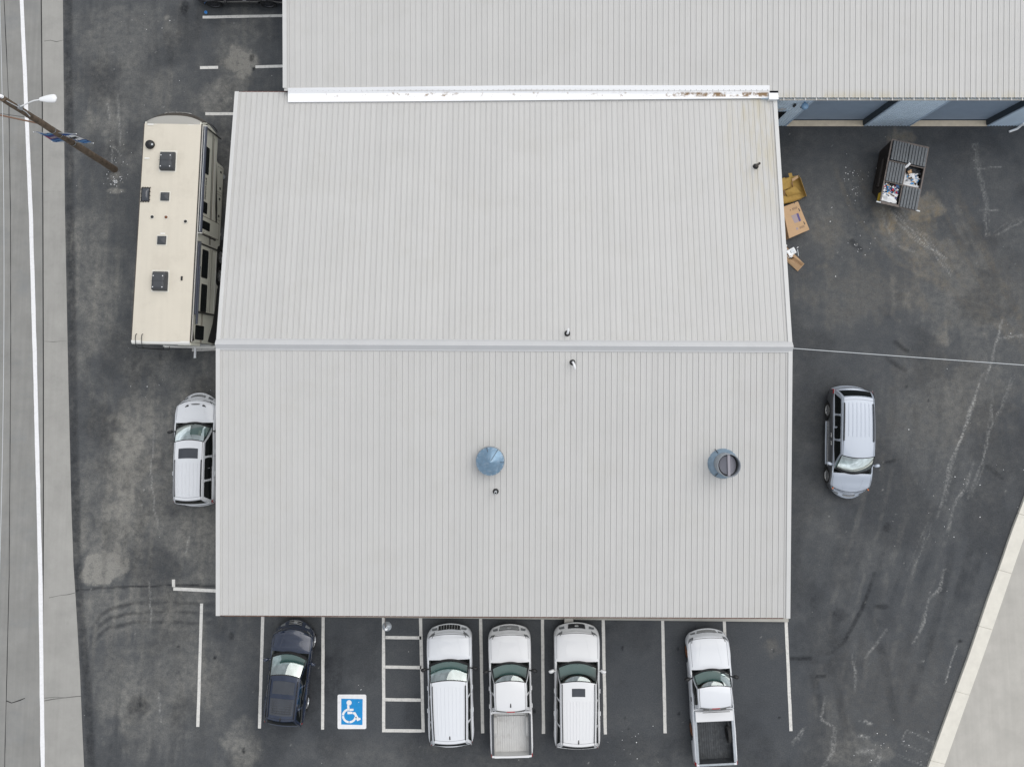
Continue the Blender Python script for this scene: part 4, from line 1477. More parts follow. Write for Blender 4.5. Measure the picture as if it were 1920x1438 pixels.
    def wsp(u, v):
        b = Vector((u * wb * .93, L / 2 - (sc + .06 + nosec * u * u), zc + .02))
        t = roofp(u, 0)
        p = b.lerp(t, v)
        p += Vector((0, .03, .055)) * math.sin(math.pi * v ** .8) * (1 - .4 * u * u)
        return p
    mb = MB()
    mb.grid(lambda a, b: wsp((a * 2 - 1) * .965, .02 + b * .95), 14, 8, flip=False)
    ws = mb.build('windshield', M['glass'], root, smooth=60)
    # black frit and cowl strip
    mb = MB()
    mb.grid(lambda a, b: wsp((a * 2 - 1) * .985, b * .13) + Vector((0, .006, .008)), 14, 2)
    mb.build('cowl', M['black'], root, smooth=60)
    for side in (-1, 1):
        MB().tube([wsp(side * .985, v_ / 8) + Vector((0, .004, .006)) for v_ in range(9)], .016, 5).build('screen_gasket', M['black'], root)
    # header, painted strip between glass and roof, and dark gasket
    mb = MB()
    mb.grid(lambda a, b: wsp((a * 2 - 1), .955 + b * .045) + Vector((0, .002, .003)), 14, 1)
    mb.build('header', M['seam'], ws, smooth=60)
    for side in (-1, 1):
        bladep = [wsp(lerp(-.86, .05, k / 6) if side < 0 else lerp(-.05, .80, k / 6), .06 + .06 * (k / 6)) + Vector((0, .02, .025)) for k in range(7)]
        MB().tube(bladep, .011, 5).build('wiper', M['black'], root)

    # sides
    sb_top = sr - .04

    def sidep(side, u, v, off=0.0):
        s_b = lerp(sc + .06 + nosec, sb, u)
        s_t = lerp(st + .09, sb_top, u)
        base = Vector((side * lerp(wb * .95, wbr, u) if u > .5 else side * lerp(wb * .95, wb * 1.0, min(1, u * 4)), L / 2 - s_b, lerp(zc, zsh, min(1, u * 3))))
        rp = roofp(side, (s_t - st) / (sr - st))
        top = Vector((rp.x, L / 2 - s_t, rp.z))
        p = base.lerp(top, v)
        bul = .03 * math.sin(math.pi * v)
        return p + Vector((side * (bul + off), 0, off * .5))
    for side in (-1, 1):
        mb = MB()
        mb.grid(lambda a, b: sidep(side, a, b), 24, 6, flip=(side < 0))
        so = mb.build('cab_side', paint, root, smooth=60, recalc=False)
        fB, fT = sc + .06 + nosec, st + .09

        def uof(s_):
            return ((s_ - fB) / (sb - fB), (s_ - fT) / (sb_top - fT))
        u_a, u_z = sp.get('ends', (.05, .95))
        edges = [(u_a, u_a)]
        for s_ in sp['pillars']:
            edges += [uof(s_ - .045), uof(s_ + .045)]
        edges.append((u_z, u_z))
        for e0, e1 in zip(edges[0::2], edges[1::2]):
            mb = MB()

            def wp(a, b, e0=e0, e1=e1):
                v = .06 + .80 * b
                t = a
                if b in (0, 1):
                    t = lerp(a, .5, .06)
                return sidep(side, max(.02, lerp(lerp(e0[0], e0[1], v), lerp(e1[0], e1[1], v), t)), v, .008)
            mb.grid(wp, 8, 6, flip=(side < 0))
            mb.build('side_window', M['tint'], root, smooth=60)
        # waist moulding and roof drip seam
        pts = [sidep(side, u / 16, .02, .006) for u in range(17)]
        MB().tube(pts, .009, 5).build('waist_moulding', sp.get('waist', M['black']), so)
        pts = [roofp(side * .93, v / 12) + Vector((0, 0, .003)) for v in range(13)]
        MB().tube(pts, .008, 4).build('roof_seam', M['seam'], ro)

    # rear glass
    def rgp(u, v):
        b = Vector((u * wbr * .96, L / 2 - (sb - .07 * u * u), zsh + .0))
        t = roofp(u, 1)
        p = b.lerp(t, v)
        return p + Vector((0, -.03, .02)) * math.sin(math.pi * v)
    mb = MB()
    mb.grid(lambda a, b: rgp(a * 2 - 1, b), 12, 6, flip=True)
    mb.build('tailgate_frame' if not pick else 'cab_back', paint, root, smooth=60)
    mb = MB()
    mb.grid(lambda a, b: rgp((a * 2 - 1) * .88, .14 + b * .76) + Vector((0, -.008, .004)), 10, 5, flip=True)
    mb.build('rear_window', M['tint'], root, smooth=60)

    # roof furniture
    for (x0, x1, v0, v1) in sp.get('sunroof', []):
        mb = MB()
        mb.grid(lambda a, b: roofp(lerp(x0, x1, a), lerp(v0, v1, b)) + Vector((0, 0, .006)), 8, 6, flip=True)
        mb.build('sunroof', M['sunroof'], root, smooth=60)
    nr = sp.get('roof_ribs', 0)
    for k in range(nr):
        u = lerp(-.62, .62, k / (nr - 1))
        v0, v1 = sp.get('rib_v', (.12, .92))
        mb = MB()
        pts = [roofp(u, lerp(v0, v1, t / 10)) for t in range(11)]
        for a, b in zip(pts[:-1], pts[1:]):
            pass
        w_ = .024
        prof = [(-w_, 0.001), (-w_ * .5, .009), (w_ * .5, .009), (w_, 0.001)]
        vs_ = [(p.x + dx, p.y, p.z + dz) for p in pts for dx, dz in prof]
        fs_ = [(i * 4 + k2, i * 4 + k2 + 1, (i + 1) * 4 + k2 + 1, (i + 1) * 4 + k2)[::-1] for i in range(10) for k2 in range(3)]
        mb.add(vs_, fs_)
        mb.build('roof_rib', paint, ro, recalc=False)
    if 'rails' in sp:
        rv0, rv1, rm, rad = sp['rails']
        for side in (-1, 1):
            pts = [roofp(side * .90, rv0) + Vector((0, 0, .005))] + [roofp(side * .90, lerp(rv0, rv1, t / 10)) + Vector((0, 0, .045 if 0 < t < 10 else .03)) for t in range(11)] + [roofp(side * .90, rv1) + Vector((0, 0, .005))]
            MB().tube(pts, rad, 8).build('roof_rail', rm, root, smooth=60)
    if sp.get('fin'):
        p = roofp(sp['fin'][0], sp['fin'][1])
        MB().add([(p.x - .022, p.y + .12, p.z), (p.x + .022, p.y + .12, p.z), (p.x + .03, p.y - .07, p.z), (p.x - .03, p.y - .07, p.z), (p.x, p.y - .06, p.z + .06)], [(0, 1, 4), (1, 2, 4), (2, 3, 4), (3, 0, 4), (3, 2, 1, 0)]).build('antenna_fin', M['black'], root)
    if not pick:
        # spoiler seam
        mb = MB()
        pts = [roofp(u / 6 - 1, .955) + Vector((0, 0, .004)) for u in range(0, 13)]
        MB().tube(pts, .006, 4).build('hatch_seam', M['seam_soft'] if paint.name != 'paint_navy_black' else M['seam'], ro)

    # ---- patches on the skin
    def patch_on(nm, s0, s1, q0, q1, side, m, off=.006, nu=6, nv=4, kind='closed', shape=None):
        mb_ = MB()

        def fn(a, b):
            s_ = lerp(s0, s1, a)
            if shape:
                s_ = lerp(s0 + shape[0] * b, s1 + shape[1] * b, a)
            return P(s_, lerp(q0, q1, b), side, kind, off)
        mb_.grid(fn, nu, nv, flip=(side > 0))
        return mb_.build(nm, m, root, smooth=60)

    hl = sp.get('headlight', (.10, .42, .50, .68))
    for side in (-1, 1):
        patch_on('headlight', hl[0], hl[1], hl[2], hl[3], side, sp.get('hl_mat', M['lamp_lens']), .008, 8, 4, shape=(-.05, -.22))
        if sp.get('hl_edge', True):
            pts = [P(lerp(hl[0] + .0, hl[1] - .02, k / 8), hl[3] + .015, side, 'closed', .010) for k in range(9)]
            MB().tube(pts, .011, 4).build('headlight_bezel', M['black'], root)
        if pick:
            patch_on('taillight', L - .16, L - .01, .28, .50, side, M['red_lens'], .008, 3, 4, 'gate')
        else:
            patch_on('taillight', L - .26, L - .03, .34, .56, side, M['red_lens'], .010, 4, 4)
    # grille, bars, badge and lower intake on the nose face
    gu, gv0, gv1 = sp.get('grille_uv', (.60, .48, .93))

    def on_nose(u, v, off):
        p = nose((u + 1) / 2, v)
        return p + Vector((0, off, off * .3))
    MB().grid(lambda a_, b_: on_nose(lerp(-gu, gu, a_) * (1 - .12 * (1 - b_)), lerp(gv0, gv1, b_), .010), 12, 4).build('grille', M['black'], root, smooth=60)
    gb = MB()
    nb = sp.get('gbars', 6)
    for k in range(nb):
        if sp.get('vert_bars'):
            u = lerp(-gu * .92, gu * .92, k / (nb - 1))
            gb.tube([on_nose(u, lerp(gv0 + .04, gv1 - .03, t / 3), .018) for t in range(4)], .013, 4)
        else:
            v = lerp(gv0 + .08, gv1 - .06, k / max(1, nb - 1))
            gb.tube([on_nose(lerp(-gu * .92, gu * .92, t / 10), v, .018) for t in range(11)], .013, 4)
    gb.build('grille_bar', sp.get('gbar_mat', M['alloy']), root)
    if sp.get('badge'):
        c0 = on_nose(0, lerp(gv0, gv1, .55), .03)
        MB().obox(c0, (.19, .05, .13), (.3, 0, 0)).build('badge', M['chrome'], root, bevel=.02)
    MB().grid(lambda a_, b_: on_nose(lerp(-.62, .62, a_), lerp(.06, .24, b_), .008), 10, 2).build('bumper_intake', M['dkgrey'], root, smooth=60)
    for side in (-1, 1):
        MB().grid(lambda a_, b_: on_nose(side * lerp(.68, .97, a_), lerp(.62, .90, b_), .010), 5, 3).build('headlight_front', sp.get('hl_mat', M['lamp_lens']), root, smooth=60)
    # moulded bumper lip that follows the plan of the nose
    lip = [P(s_, .34, -1) for s_ in (.55, .35, .18, .06)] + [nose(t / 16, .36) for t in range(17)] + [P(s_, .34, 1) for s_ in (.06, .18, .35, .55)]
    MB().tube([Vector((p.x * .955, p.y - .035, p.z)) for p in lip], .055, 8).build('front_bumper', sp.get('fbumper', paint), root, smooth=60)
    # hood shut line + creases
    hq = sp.get('hood_q', .60)
    for side in (-1, 1):
        pts = [P(lerp(.22, sc - .02, k / 14), hq, side, 'closed', .002) for k in range(15)]
        MB().tube(pts, .0075, 4).build('hood_seam', sp.get('seam', M['seam_soft']), root)
        pts = [P(lerp(.30, sc - .06, k / 10), lerp(.865, .80, k / 10), side, 'closed', -.006) for k in range(11)]
        MB().tube(pts, .012, 6).build('hood_crease', paint, root, smooth=80)
    pts = [P(.19, lerp(hq, 1, k / 6), -1, 'closed', .002) for k in range(7)] + [P(.19, lerp(1, hq, k / 6), 1, 'closed', .002) for k in range(1, 7)]
    MB().tube(pts, .010, 4).build('hood_front_seam', M['seam'], root)
    # doors
    dk = 'cabin'
    for side in (-1, 1):
        for s_ in sp['doors']:
            pts = [P(s_, lerp(.08, .50, k / 6), side, dk, .002) for k in range(7)]
            MB().tube(pts, .007, 4).build('door_gap', M['seam_soft'] if paint.name.startswith('paint_white') else M['seam'], root)
        for s_ in sp['handles']:
            c0 = P(s_, .37, side, dk, .02)
            MB().obox(c0, (.03, .19, .028)).build('door_handle', sp.get('handle', paint), root, bevel=.008)
        # mirror
        ms_ = sc + sp.get('mirror_s', .50)
        z = belt + .05
        mx_ = side * (hw + .02)
        mb = MB()
        mb.tube([(side * hw * .90, L / 2 - ms_ + .02, z - .06), (mx_, L / 2 - ms_, z - .02)], .028, 6)
        mb.lathe([(.001, -.075), (.055, -.07), (.085, -.03), (.09, .03), (.075, .06), (.001, .065)], 12, (0, 0, 0), axis='Y')
        base_n = len(mb.v) - 12 * 6
        an = math.radians(16) * side
        for i in range(base_n, len(mb.v)):
            x, y, z_ = mb.v[i]
            x, y = x * 1.45, y * 1.0
            x, y = x * math.cos(an) + y * math.sin(an), -x * math.sin(an) + y * math.cos(an)
            mb.v[i] = (mx_ + side * .10 + x, L / 2 - ms_ + y, z + z_ * .95)
        mb.build('mirror', sp.get('mirror', M['black']), root, smooth=60, recalc=True)
    # wheels
    ty, rm = wheel_meshes(r_w, .235, sp.get('rim', M['alloy']), sp.get('spokes', 8))
    for ww in (w1, w2):
        for side in (-1, 1):
            wo_ = bpy.data.objects.new('wheel', None)
            wo_.empty_display_size = .2
            C.objects.link(wo_)
            wo_.parent = root
            wo_.location = (side * (hw - .135), L / 2 - ww, r_w)
            wo_.rotation_euler = (0, 0, 0 if side > 0 else math.pi)
            link('tyre', ty, wo_)
            link('rim', rm, wo_)
    # inside
    MB().grid(lambda a, b: Vector(((a * 2 - 1) * wb * .90, L / 2 - (sc + .13 + nosec * .75 * (a * 2 - 1) ** 2 + b * .52), zc - .03 - .06 * b * b)), 10, 4, flip=True).build('dashboard', M['dash'], root, smooth=60)
    MB().tube([(-.36 + .18 * math.cos(a), L / 2 - (sc + .78) + .05 * math.sin(a), zc - .02 + .17 * math.sin(a)) for a in np.linspace(0, 2 * math.pi, 17)], .016, 6).build('steering_wheel', M['black'], root)
    for side in (-1, 1):
        x = side * .37
        st_ = MB()
        st_.obox((x, L / 2 - (sc + 1.30), .62), (.50, .52, .18))
        st_.obox((x, L / 2 - (sc + 1.60), .92), (.48, .16, .62), (-.25, 0, 0))
        st_.obox((x, L / 2 - (sc + 1.68), 1.30), (.26, .10, .18), (-.2, 0, 0))
        st_.build('seat', M['seat'], root, bevel=.03)
    # rear view mirror on the screen
    p = wsp(0, .80)
    MB().obox((p.x, p.y - .06, p.z - .05), (.22, .04, .07)).build('inside_mirror', M['black'], root)
    rl = [P(L - .5, .30, -1, 'gate' if pick else 'closed'), P(L - .25, .30, -1, 'gate' if pick else 'closed')] + [tail(t / 12, .22) for t in range(13)][::1] + [P(L - .25, .30, 1, 'gate' if pick else 'closed'), P(L - .5, .30, 1, 'gate' if pick else 'closed')]
    MB().tube([Vector((p.x * .945, p.y + .03, p.z)) for p in rl], .06, 8).build('rear_bumper', sp.get('bumper', paint), root, smooth=60)

    if pick:
        bm2 = sp.get('bedmat', M['bed_white'])
        x1 = hw * .80
        y0, y1 = -L / 2 + .12, L / 2 - (sb + .10)
        fl = MB()
        nrib = 15
        prof = []
        for k in range(nrib):
            a = lerp(-x1, x1, k / nrib)
            p_ = 2 * x1 / nrib
            prof += [(a, 0), (a + p_ * .45, 0), (a + p_ * .55, .014), (a + p_ * .9, .014)]
        prof.append((x1, 0))
        m_ = len(prof)
        fl.add([(x, y0, zbed + .012 + z) for x, z in prof] + [(x, y1, zbed + .012 + z) for x, z in prof], [(i, i + 1, m_ + i + 1, m_ + i) for i in range(m_ - 1)])
        fl.build('bed_floor', bm2, root)
        for side in (-1, 1):
            a, b = side * hw * .835, side * hw * .60
            yy = L / 2 - w2
            pr_ = [(yy - .46, zbed + .02), (yy - .40, zbed + .17), (yy - .22, zbed + .25), (yy + .22, zbed + .25), (yy + .40, zbed + .17), (yy + .46, zbed + .02)]
            MB().xprism(pr_, min(a, b * 1.12), max(a, b * 1.12)).build('wheel_well', bm2, root, bevel=.02)
            MB().box(min(side * hw * .80, side * hw * .915), max(side * hw * .80, side * hw * .915), y0, y1, zrail - .10, zrail + .014).build('bed_rail', sp.get('railmat', M['dkgrey']), root, bevel=.01)
        MB().box(-hw * .80, hw * .80, -L / 2 + .012, -L / 2 + .09, zrail - .012, zrail + .012).build('tailgate_cap', sp.get('gatemat', paint), root, bevel=.006)
        MB().tube([(-hw * .62, L / 2 - (sb - .06), H - .09), (hw * .62, L / 2 - (sb - .06), H - .09)], .012, 5).build('rear_drip', M['seam'], root)
        MB().obox((0, L / 2 - (sr + .03), H - .085), (.34, .03, .03)).build('brake_light', M['red_lens'], root)
    return root


white_suv = dict(L=5.14, W=2.02, H=1.76, cowl=1.22, wtop=2.03, rrear=4.66, base_rear=4.98, wr=.80, wrr=.74, belt=1.13, zh0=.99, zh1=1.19, w2=4.0, paint=M['p_white'],
                 pillars=(2.75, 3.80), vert_bars=True, grille_uv=(.66, .50, .97), roof_ribs=7, rib_v=(.10, .88), rails=(.06, .96, M['black'], .020), fin=(0, .90), doors=(1.75, 2.75, 3.75), handles=(2.55, 3.5), gbars=9, grille=(.012, .15, .68), headlight=(.05, .40, .56, .70))
vehicle('suv', 'white suv with ribbed roof and wide black grille beside the striped access aisle', 'car', (-2.667, -13.82), math.radians(1.7), white_suv)

pickA = dict(L=5.46, W=1.90, H=1.78, pickup=True, cowl=1.33, wtop=2.02, rrear=3.28, base_rear=3.52, wr=.68, wrr=.68, wbr=.84, belt=1.15, zh0=1.02, zh1=1.16, w1=.95, w2=4.25, zbed=.72, zrail=1.14, paint=M['p_white2'],
             pillars=(2.62,), ends=(.07, .90), grille_uv=(.62, .52, .95), doors=(1.85, 2.75, 3.42), handles=(2.55, 3.3), bedmat=M['bed_white'], roof_ribs=0, fin=(0, .80), badge=True, grille=(.012, .13, .72), gbars=5, mirror_s=.46, hood_q=.62, rear_amt=.04, bowR=.03)
vehicle('pickup_truck', 'white crew-cab pickup with empty pale ribbed bed between two white suvs', 'truck', (0.006, -14.0), math.radians(1.3), pickA)

suvB = dict(L=5.36, W=2.04, H=1.82, cowl=1.37, wtop=2.10, rrear=4.80, base_rear=5.14, wr=.78, wrr=.74, belt=1.12, zh0=1.00, zh1=1.15, w2=4.15, paint=M['p_white2'], gbar_mat=M['darkalloy'], pillars=(2.95, 4.0), grille_uv=(.50, .50, .96),
            sunroof=[(-.37, .37, .10, .225)], roof_ribs=8, rib_v=(.30, .90), rails=(.02, .96, M['dkgrey'], .014), fin=(0, .93), doors=(1.9, 2.95, 3.95), handles=(2.75, 3.7), badge=True, grille=(.012, .12, .76), gbars=4, mirror=M['p_white2'], headlight=(.06, .34, .56, .70))
vehicle('suv', 'white suv with small dark sunroof parked right of the crew-cab pickup', 'car', (2.95, -13.88), math.radians(-0.3), suvB)

pickB = dict(L=5.62, W=1.90, H=1.68, pickup=True, cowl=1.44, wtop=2.06, rrear=2.98, base_rear=3.22, wr=.73, wrr=.73, wbr=.82, belt=1.08, zh0=.93, zh1=1.08, w1=.95, w2=4.30, zbed=.58, zrail=1.04, paint=M['p_white'],
             pillars=(), ends=(.10, .86), grille_uv=(.62, .58, .92), doors=(1.75, 3.02), handles=(2.80,), handle=M['black'], bedmat=M['bed_dark'], grille=(.012, .09, .66), gbars=3, rear_amt=.02, bowR=.0, lean=.08, rim=M['rust'], spokes=5, railmat=M['galv'], gatemat=M['galv'], hood_q=.64, mirror_s=.46, hl_mat=M['lamp_lens'], front_round=.5)
pb = vehicle('pickup_truck', 'old white single-cab pickup with toolbox, dark bed and rusty wheels', 'truck', (8.92, -14.28), math.radians(2.6), pickB)
tb = MB()
tb.box(-.83, .83, 5.62 / 2 - 3.72, 5.62 / 2 - 3.28, .95, 1.17)
to_ = tb.build('toolbox', M['p_white2'], pb, bevel=.02)
MB().box(-.80, .80, 5.62 / 2 - 3.735, 5.62 / 2 - 3.722, .985, 1.0).build('lid_gap', M['seam_soft'], to_)
MB().lathe([(.26, -.06), (.34, -.06), (.36, 0), (.34, .06), (.26, .06)], 24, (.60, -1.55, .95), axis='X').build('spare_tyre', M['rubber'], pb, smooth=50, recalc=True)
for s_, yy in ((-1, 1.9), (-1, -1.45)):
    MB().obox((s_ * .955, yy, .82), (.02, .34, .06), (0, 0, .05)).build('rust_patch', M['rust'], pb)

navy = dict(L=4.49, W=1.84, H=1.62, cowl=1.11, wtop=2.02, rrear=3.95, base_rear=4.34, wr=.66, wrr=.62, belt=1.0, zh0=.88, zh1=1.03, w1=.88, w2=3.55, rw=.35, paint=M['p_navy'], pillars=(2.55, 3.45), grille_uv=(.46, .48, .94),
            sunroof=[(-.72, .72, .12, .40), (-.80, .80, .50, .88)], rails=(.08, .95, M['black'], .016), doors=(1.7, 2.6, 3.45), handles=(2.4, 3.3), grille=(.012, .13, .74), gbars=3, gbar_mat=M['chrome'], headlight=(.06, .46, .46, .66), badge=True, mirror=M['p_navy'], seam=M['seam'], front_amt=.26, bowF=.26, front_round=.7, fin=(0, .96))
nv = vehicle('suv', 'navy black suv with glass roof parked at a slant in the left stall', 'car', (-9.85, -13.33), math.radians(-5.2), navy)
gr = MB()
for k in range(6):
    y = 4.49 / 2 - lerp(3.12, 3.62, k / 5)
    gr.box(-.44, .44, y - .006, y + .006, 1.612, 1.622)
for k in range(5):
    x = lerp(-.38, .38, k / 4)
    gr.box(x - .005, x + .005, 4.49 / 2 - 3.64, 4.49 / 2 - 3.10, 1.611, 1.619)
gr.build('roof_grid', M['dkgrey'], nv)

silver = dict(L=5.02, W=1.92, H=1.74, cowl=1.04, wtop=1.90, rrear=4.60, base_rear=4.90, wr=.74, wrr=.71, belt=1.05, zh0=.84, zh1=1.05, w1=.92, w2=3.90, rw=.36, paint=M['p_silver'], lower=M['p_grey'], clad=4, pillars=(2.65, 3.75), grille_uv=(.42, .70, .94),
              rails=(.26, .90, M['dkgrey'], .030), roof_ribs=6, rib_v=(.34, .90), doors=(1.6, 2.65, 3.6), handles=(2.45, 2.80), handle=M['chrome'], rim=M['alloy'], spokes=9, fin=None, front_amt=.26, bowF=.26, front_round=.7, grille=(.012, .07, .80), gbars=3, mirror=M['p_silver'], headlight=(.10, .46, .42, .58), bumper=M['p_silver'], waist=M['chrome'])
sv_ = vehicle('minivan', 'silver blue minivan with grey roof rails parked alone on the right', 'car', (15.53, -3.13), math.radians(177.3), silver)
for side in (-1, 1):
    MB().tube([(side * .965, 5.02 / 2 - 1.45, .38), (side * .975, 0, .37), (side * .965, 5.02 / 2 - 3.40, .38)], .05, 8).build('running_board', M['p_silver'], sv_, smooth=60)
    MB().tube([(side * .972, 5.02 / 2 - 1.40, .60), (side * .965, 0, .60), (side * .972, 5.02 / 2 - 3.42, .60)], .018, 6).build('side_moulding', M['chrome'], sv_)
    MB().obox((side * .80, 5.02 / 2 - .42, .80), (.05, .09, .04), (0, 0, -side * .5)).build('turn_lamp', M['amber'], sv_, bevel=.01)
pp = MB().obox((-.36, 0, 0), (.20, .26, .003))
ps = pp.build('paper_sheet', M['paper'])
ps.location = (15.53 - .02, -3.13 - 1.05, 1.07)
ps.rotation_euler = (-.12, 0, math.radians(172))
tag(ps, 'white sheet of paper on the minivan dashboard', 'paper')

dur = dict(L=5.06, W=1.90, H=1.78, cowl=1.19, wtop=2.02, rrear=4.66, base_rear=4.92, wr=.655, wrr=.63, belt=1.10, zh0=.95, zh1=1.11, w2=4.0, rw=.38, paint=M['p_white'], pillars=(2.8, 3.82), grille_uv=(.50, .66, .92),
           sunroof=[(-.66, .66, .13, .30)], roof_ribs=6, rib_v=(.38, .92), rails=(.32, .95, M['dkgrey'], .022), doors=(1.75, 2.8, 3.75), handles=(2.6, 3.55), grille=(.012, .09, .80), gbars=4, front_amt=.26, bowF=.26, front_round=.7, headlight=(.07, .34, .54, .68))
dv = vehicle('suv', 'white suv with vented hood and dark sunroof beside the shop left wall', 'car', (-14.33, -3.47), math.radians(0.6), dur)
for (x, y, w_, h_, r_) in ((-.40, 5.06 / 2 - .58, .12, .24, -.7), (.40, 5.06 / 2 - .58, .12, .24, .7), (0, 5.06 / 2 - .46, .42, .05, 0)):
    pts = [(x + (w_ / 2 * math.cos(a)) * math.cos(r_) - (h_ / 2 * math.sin(a)) * math.sin(r_), y + (w_ / 2 * math.cos(a)) * math.sin(r_) + (h_ / 2 * math.sin(a)) * math.cos(r_)) for a in np.linspace(0, 2 * math.pi, 15)[:-1]]
    MB().prism(pts, .955 + (.035 if x == 0 else 0.015), .995 + (.02 if x == 0 else .012)).build('hood_vent', M['black'], dv)

blk = dict(L=4.95, W=1.96, H=1.75, cowl=1.2, wtop=2.0, rrear=4.5, base_rear=4.8, wr=.66, wrr=.63, belt=1.06, zh0=.95, zh1=1.08, w1=.92, w2=3.53, rw=.39, paint=M['p_black'], pillars=(2.75, 3.7), rails=(.1, .9, M['black'], .02), doors=(1.75, 2.75, 3.6), handles=(2.55, 3.5), rim=M['darkalloy'], spokes=10, handle=M['chrome'], hl_mat=M['lamp_lens'], seam=M['seam'], bumper=M['p_black'])
# its left flank faces the camera foot point: front to the left of the picture
pw = at(402, 9, .38)
pr_ = at(503, 9, .38)
vehicle('suv', 'black suv cut by the top edge of the picture, nose to the left', 'car', (pw[0] - (4.95 / 2 - .92) * -1 + .0, pw[1] + .93), math.radians(90), blk)

# ================================================================== TRAVEL TRAILER
RVX, RVY = -13.666 - 1.225, 1.333
rv = thing('travel_trailer', 'long cream fifth-wheel travel trailer parked along the shop left side', 'trailer', (RVX, RVY, 0), -math.atan2(.0176, 1))
RW, RL, RH = 1.225, 9.55, 3.85
# side walls: outline in (y, z), wheel arches cut
side = [(0.02, .72), (2.72, .72), (2.80, .95), (3.0, 1.05), (4.35, 1.05), (4.55, .95), (4.63, .72), (8.28, .72), (8.34, .90), (8.36, 1.55), (8.44, 1.68), (9.58, 1.70), (9.58, RH - .04), (0.02, RH - .04)]
for s in (-1, 1):
    a, b = s * RW, s * (RW - .05)
    MB().xprism(side, min(a, b), max(a, b)).build('side_wall', M['rv_side'], rv)
MB().box(-RW + .052, RW - .052, .0, .06, .74, RH - .03).build('rear_wall', M['rv_white'], rv)
# roof membrane, slightly crowned
rf = MB()
rf.grid(lambda a, b: Vector(((a * 2 - 1) * (RW + .01), lerp(.02, 9.48, b), RH + .035 * (1 - (a * 2 - 1) ** 2) - .01 * (1 if a in (0, 1) else 0))), 12, 16, flip=True)
rfo = rf.build('roof', M['cream'], rv, smooth=60)
for s in (-1, 1):
    MB().box(min(s * (RW + .012), s * (RW + .045)), max(s * (RW + .012), s * (RW + .045)), .02, 9.5, RH - .09, RH - .005).build('roof_edge_rail', M['rv_brown'], rv)
    MB().box(min(s * (RW + .003), s * (RW + .06)), max(s * (RW + .003), s * (RW + .06)), .05, 9.45, RH - .16, RH - .10).build('gutter_rail', M['rv_white'], rv)
# front cap, bowed in plan and curved in profile
capp = [(9.46, RH + .015), (9.62, RH - .0), (9.80, RH - .09), (9.95, RH - .28), (10.03, RH - .55), (10.05, 3.0), (10.0, 2.5), (9.88, 2.05), (9.72, 1.78), (9.50, 1.70)]


def cap_pt(u, v):
    n = len(capp) - 1
    i = min(int(v * n), n - 1)
    t = v * n - i
    y, z = lerp(capp[i][0], capp[i + 1][0], t), lerp(capp[i][1], capp[i + 1][1], t)
    k = max(0, min(1, (y - 9.46) / .5))
    au = abs(u)
    x = u * RW * 1.005
    y = y + k * (.14 - .40 * au ** 2.6)
    z = z - .06 * (au ** 6) * (1 if v < .4 else 0)
    return Vector((x, y, z))


cp = MB()
cp.grid(lambda a, b: cap_pt(a * 2 - 1, b * .22), 20, 6, flip=True)
cp.build('front_cap_top', M['rv_cap'], rv, smooth=60)
cp = MB()
cp.grid(lambda a, b: cap_pt(a * 2 - 1, lerp(.22, 1, b)), 20, 16, flip=True)
cap_o = cp.build('front_cap', M['rv_brown'], rv, smooth=60)
cp = MB()
cp.grid(lambda a, b: cap_pt(a * 2 - 1, lerp(-.0, .012, b)) + Vector((0, -.015, .012)), 16, 1, flip=True)
cp.build('roof_front_bead', M['rv_white'], rv)
for s in (-1, 1):
    # cheek of the cap, sand coloured, closing it to the side wall
    ck = MB()
    ck.grid(lambda a, b: Vector((s * (RW + .006), lerp(9.46, cap_pt(s * .999, lerp(.10, .98, b)).y - .02, a), cap_pt(s, lerp(.10, .98, b)).z)), 4, 12, flip=(s < 0))
    ck.build('cap_cheek', M['rv_side'], rv)
    MB().box(min(s * (RW + .002), s * (RW + .03)), max(s * (RW + .002), s * (RW + .03)), 9.50, 9.57, 1.66, 3.40).build('cap_seam', M['rv_stripe'], rv)
    pts = [Vector((s * (RW + .012), 9.60 + .40 * math.sin(math.pi * (.15 + .6 * k / 8)) * .9 - .12, lerp(3.3, 1.85, k / 8))) for k in range(9)]
    MB().tube(pts, .02, 5).build('cap_stripe', M['rv_stripe'], rv)
tm = text_mesh('PINNACLE', .20, .008, M['rv_white'], offset=.004)
for v_ in tm.vertices:
    x, z = v_.co.x * 1.25, v_.co.y
    u = max(-1, min(1, x / RW))
    p = cap_pt(u, .44 - z * .55)
    v_.co = (x, p.y + .012 + v_.co.z * .4, p.z)
for v_ in tm.vertices:
    v_.co.x *= -1
tm.flip_normals()
link('front_lettering', tm, cap_o)
sidex = RW + .012
tm = text_mesh('PINNACLE', .20, .004, M['rv_stripe'], offset=.004)
lo = link('side_lettering', tm, rv, (sidex, 6.85, 2.90), (math.pi / 2, 0, math.pi / 2))
lo.scale = (1.05, .85, 1)


def side_poly(nm, pts, m, d=.008, s=1, par=None):
    a, b = s * (RW + .001), s * (RW + .001 + d)
    return MB().xprism(pts, min(a, b), max(a, b)).build(nm, m, par or rv)


def rrect(y0, y1, z0, z1, r=.07):
    o = []
    for cy_, cz_, a0 in ((y1 - r, z0 + r, -90), (y1 - r, z1 - r, 0), (y0 + r, z1 - r, 90), (y0 + r, z0 + r, 180)):
        for k in range(4):
            a = math.radians(a0 + k * 30)
            o.append((cy_ + r * math.cos(a), cz_ + r * math.sin(a)))
    return o


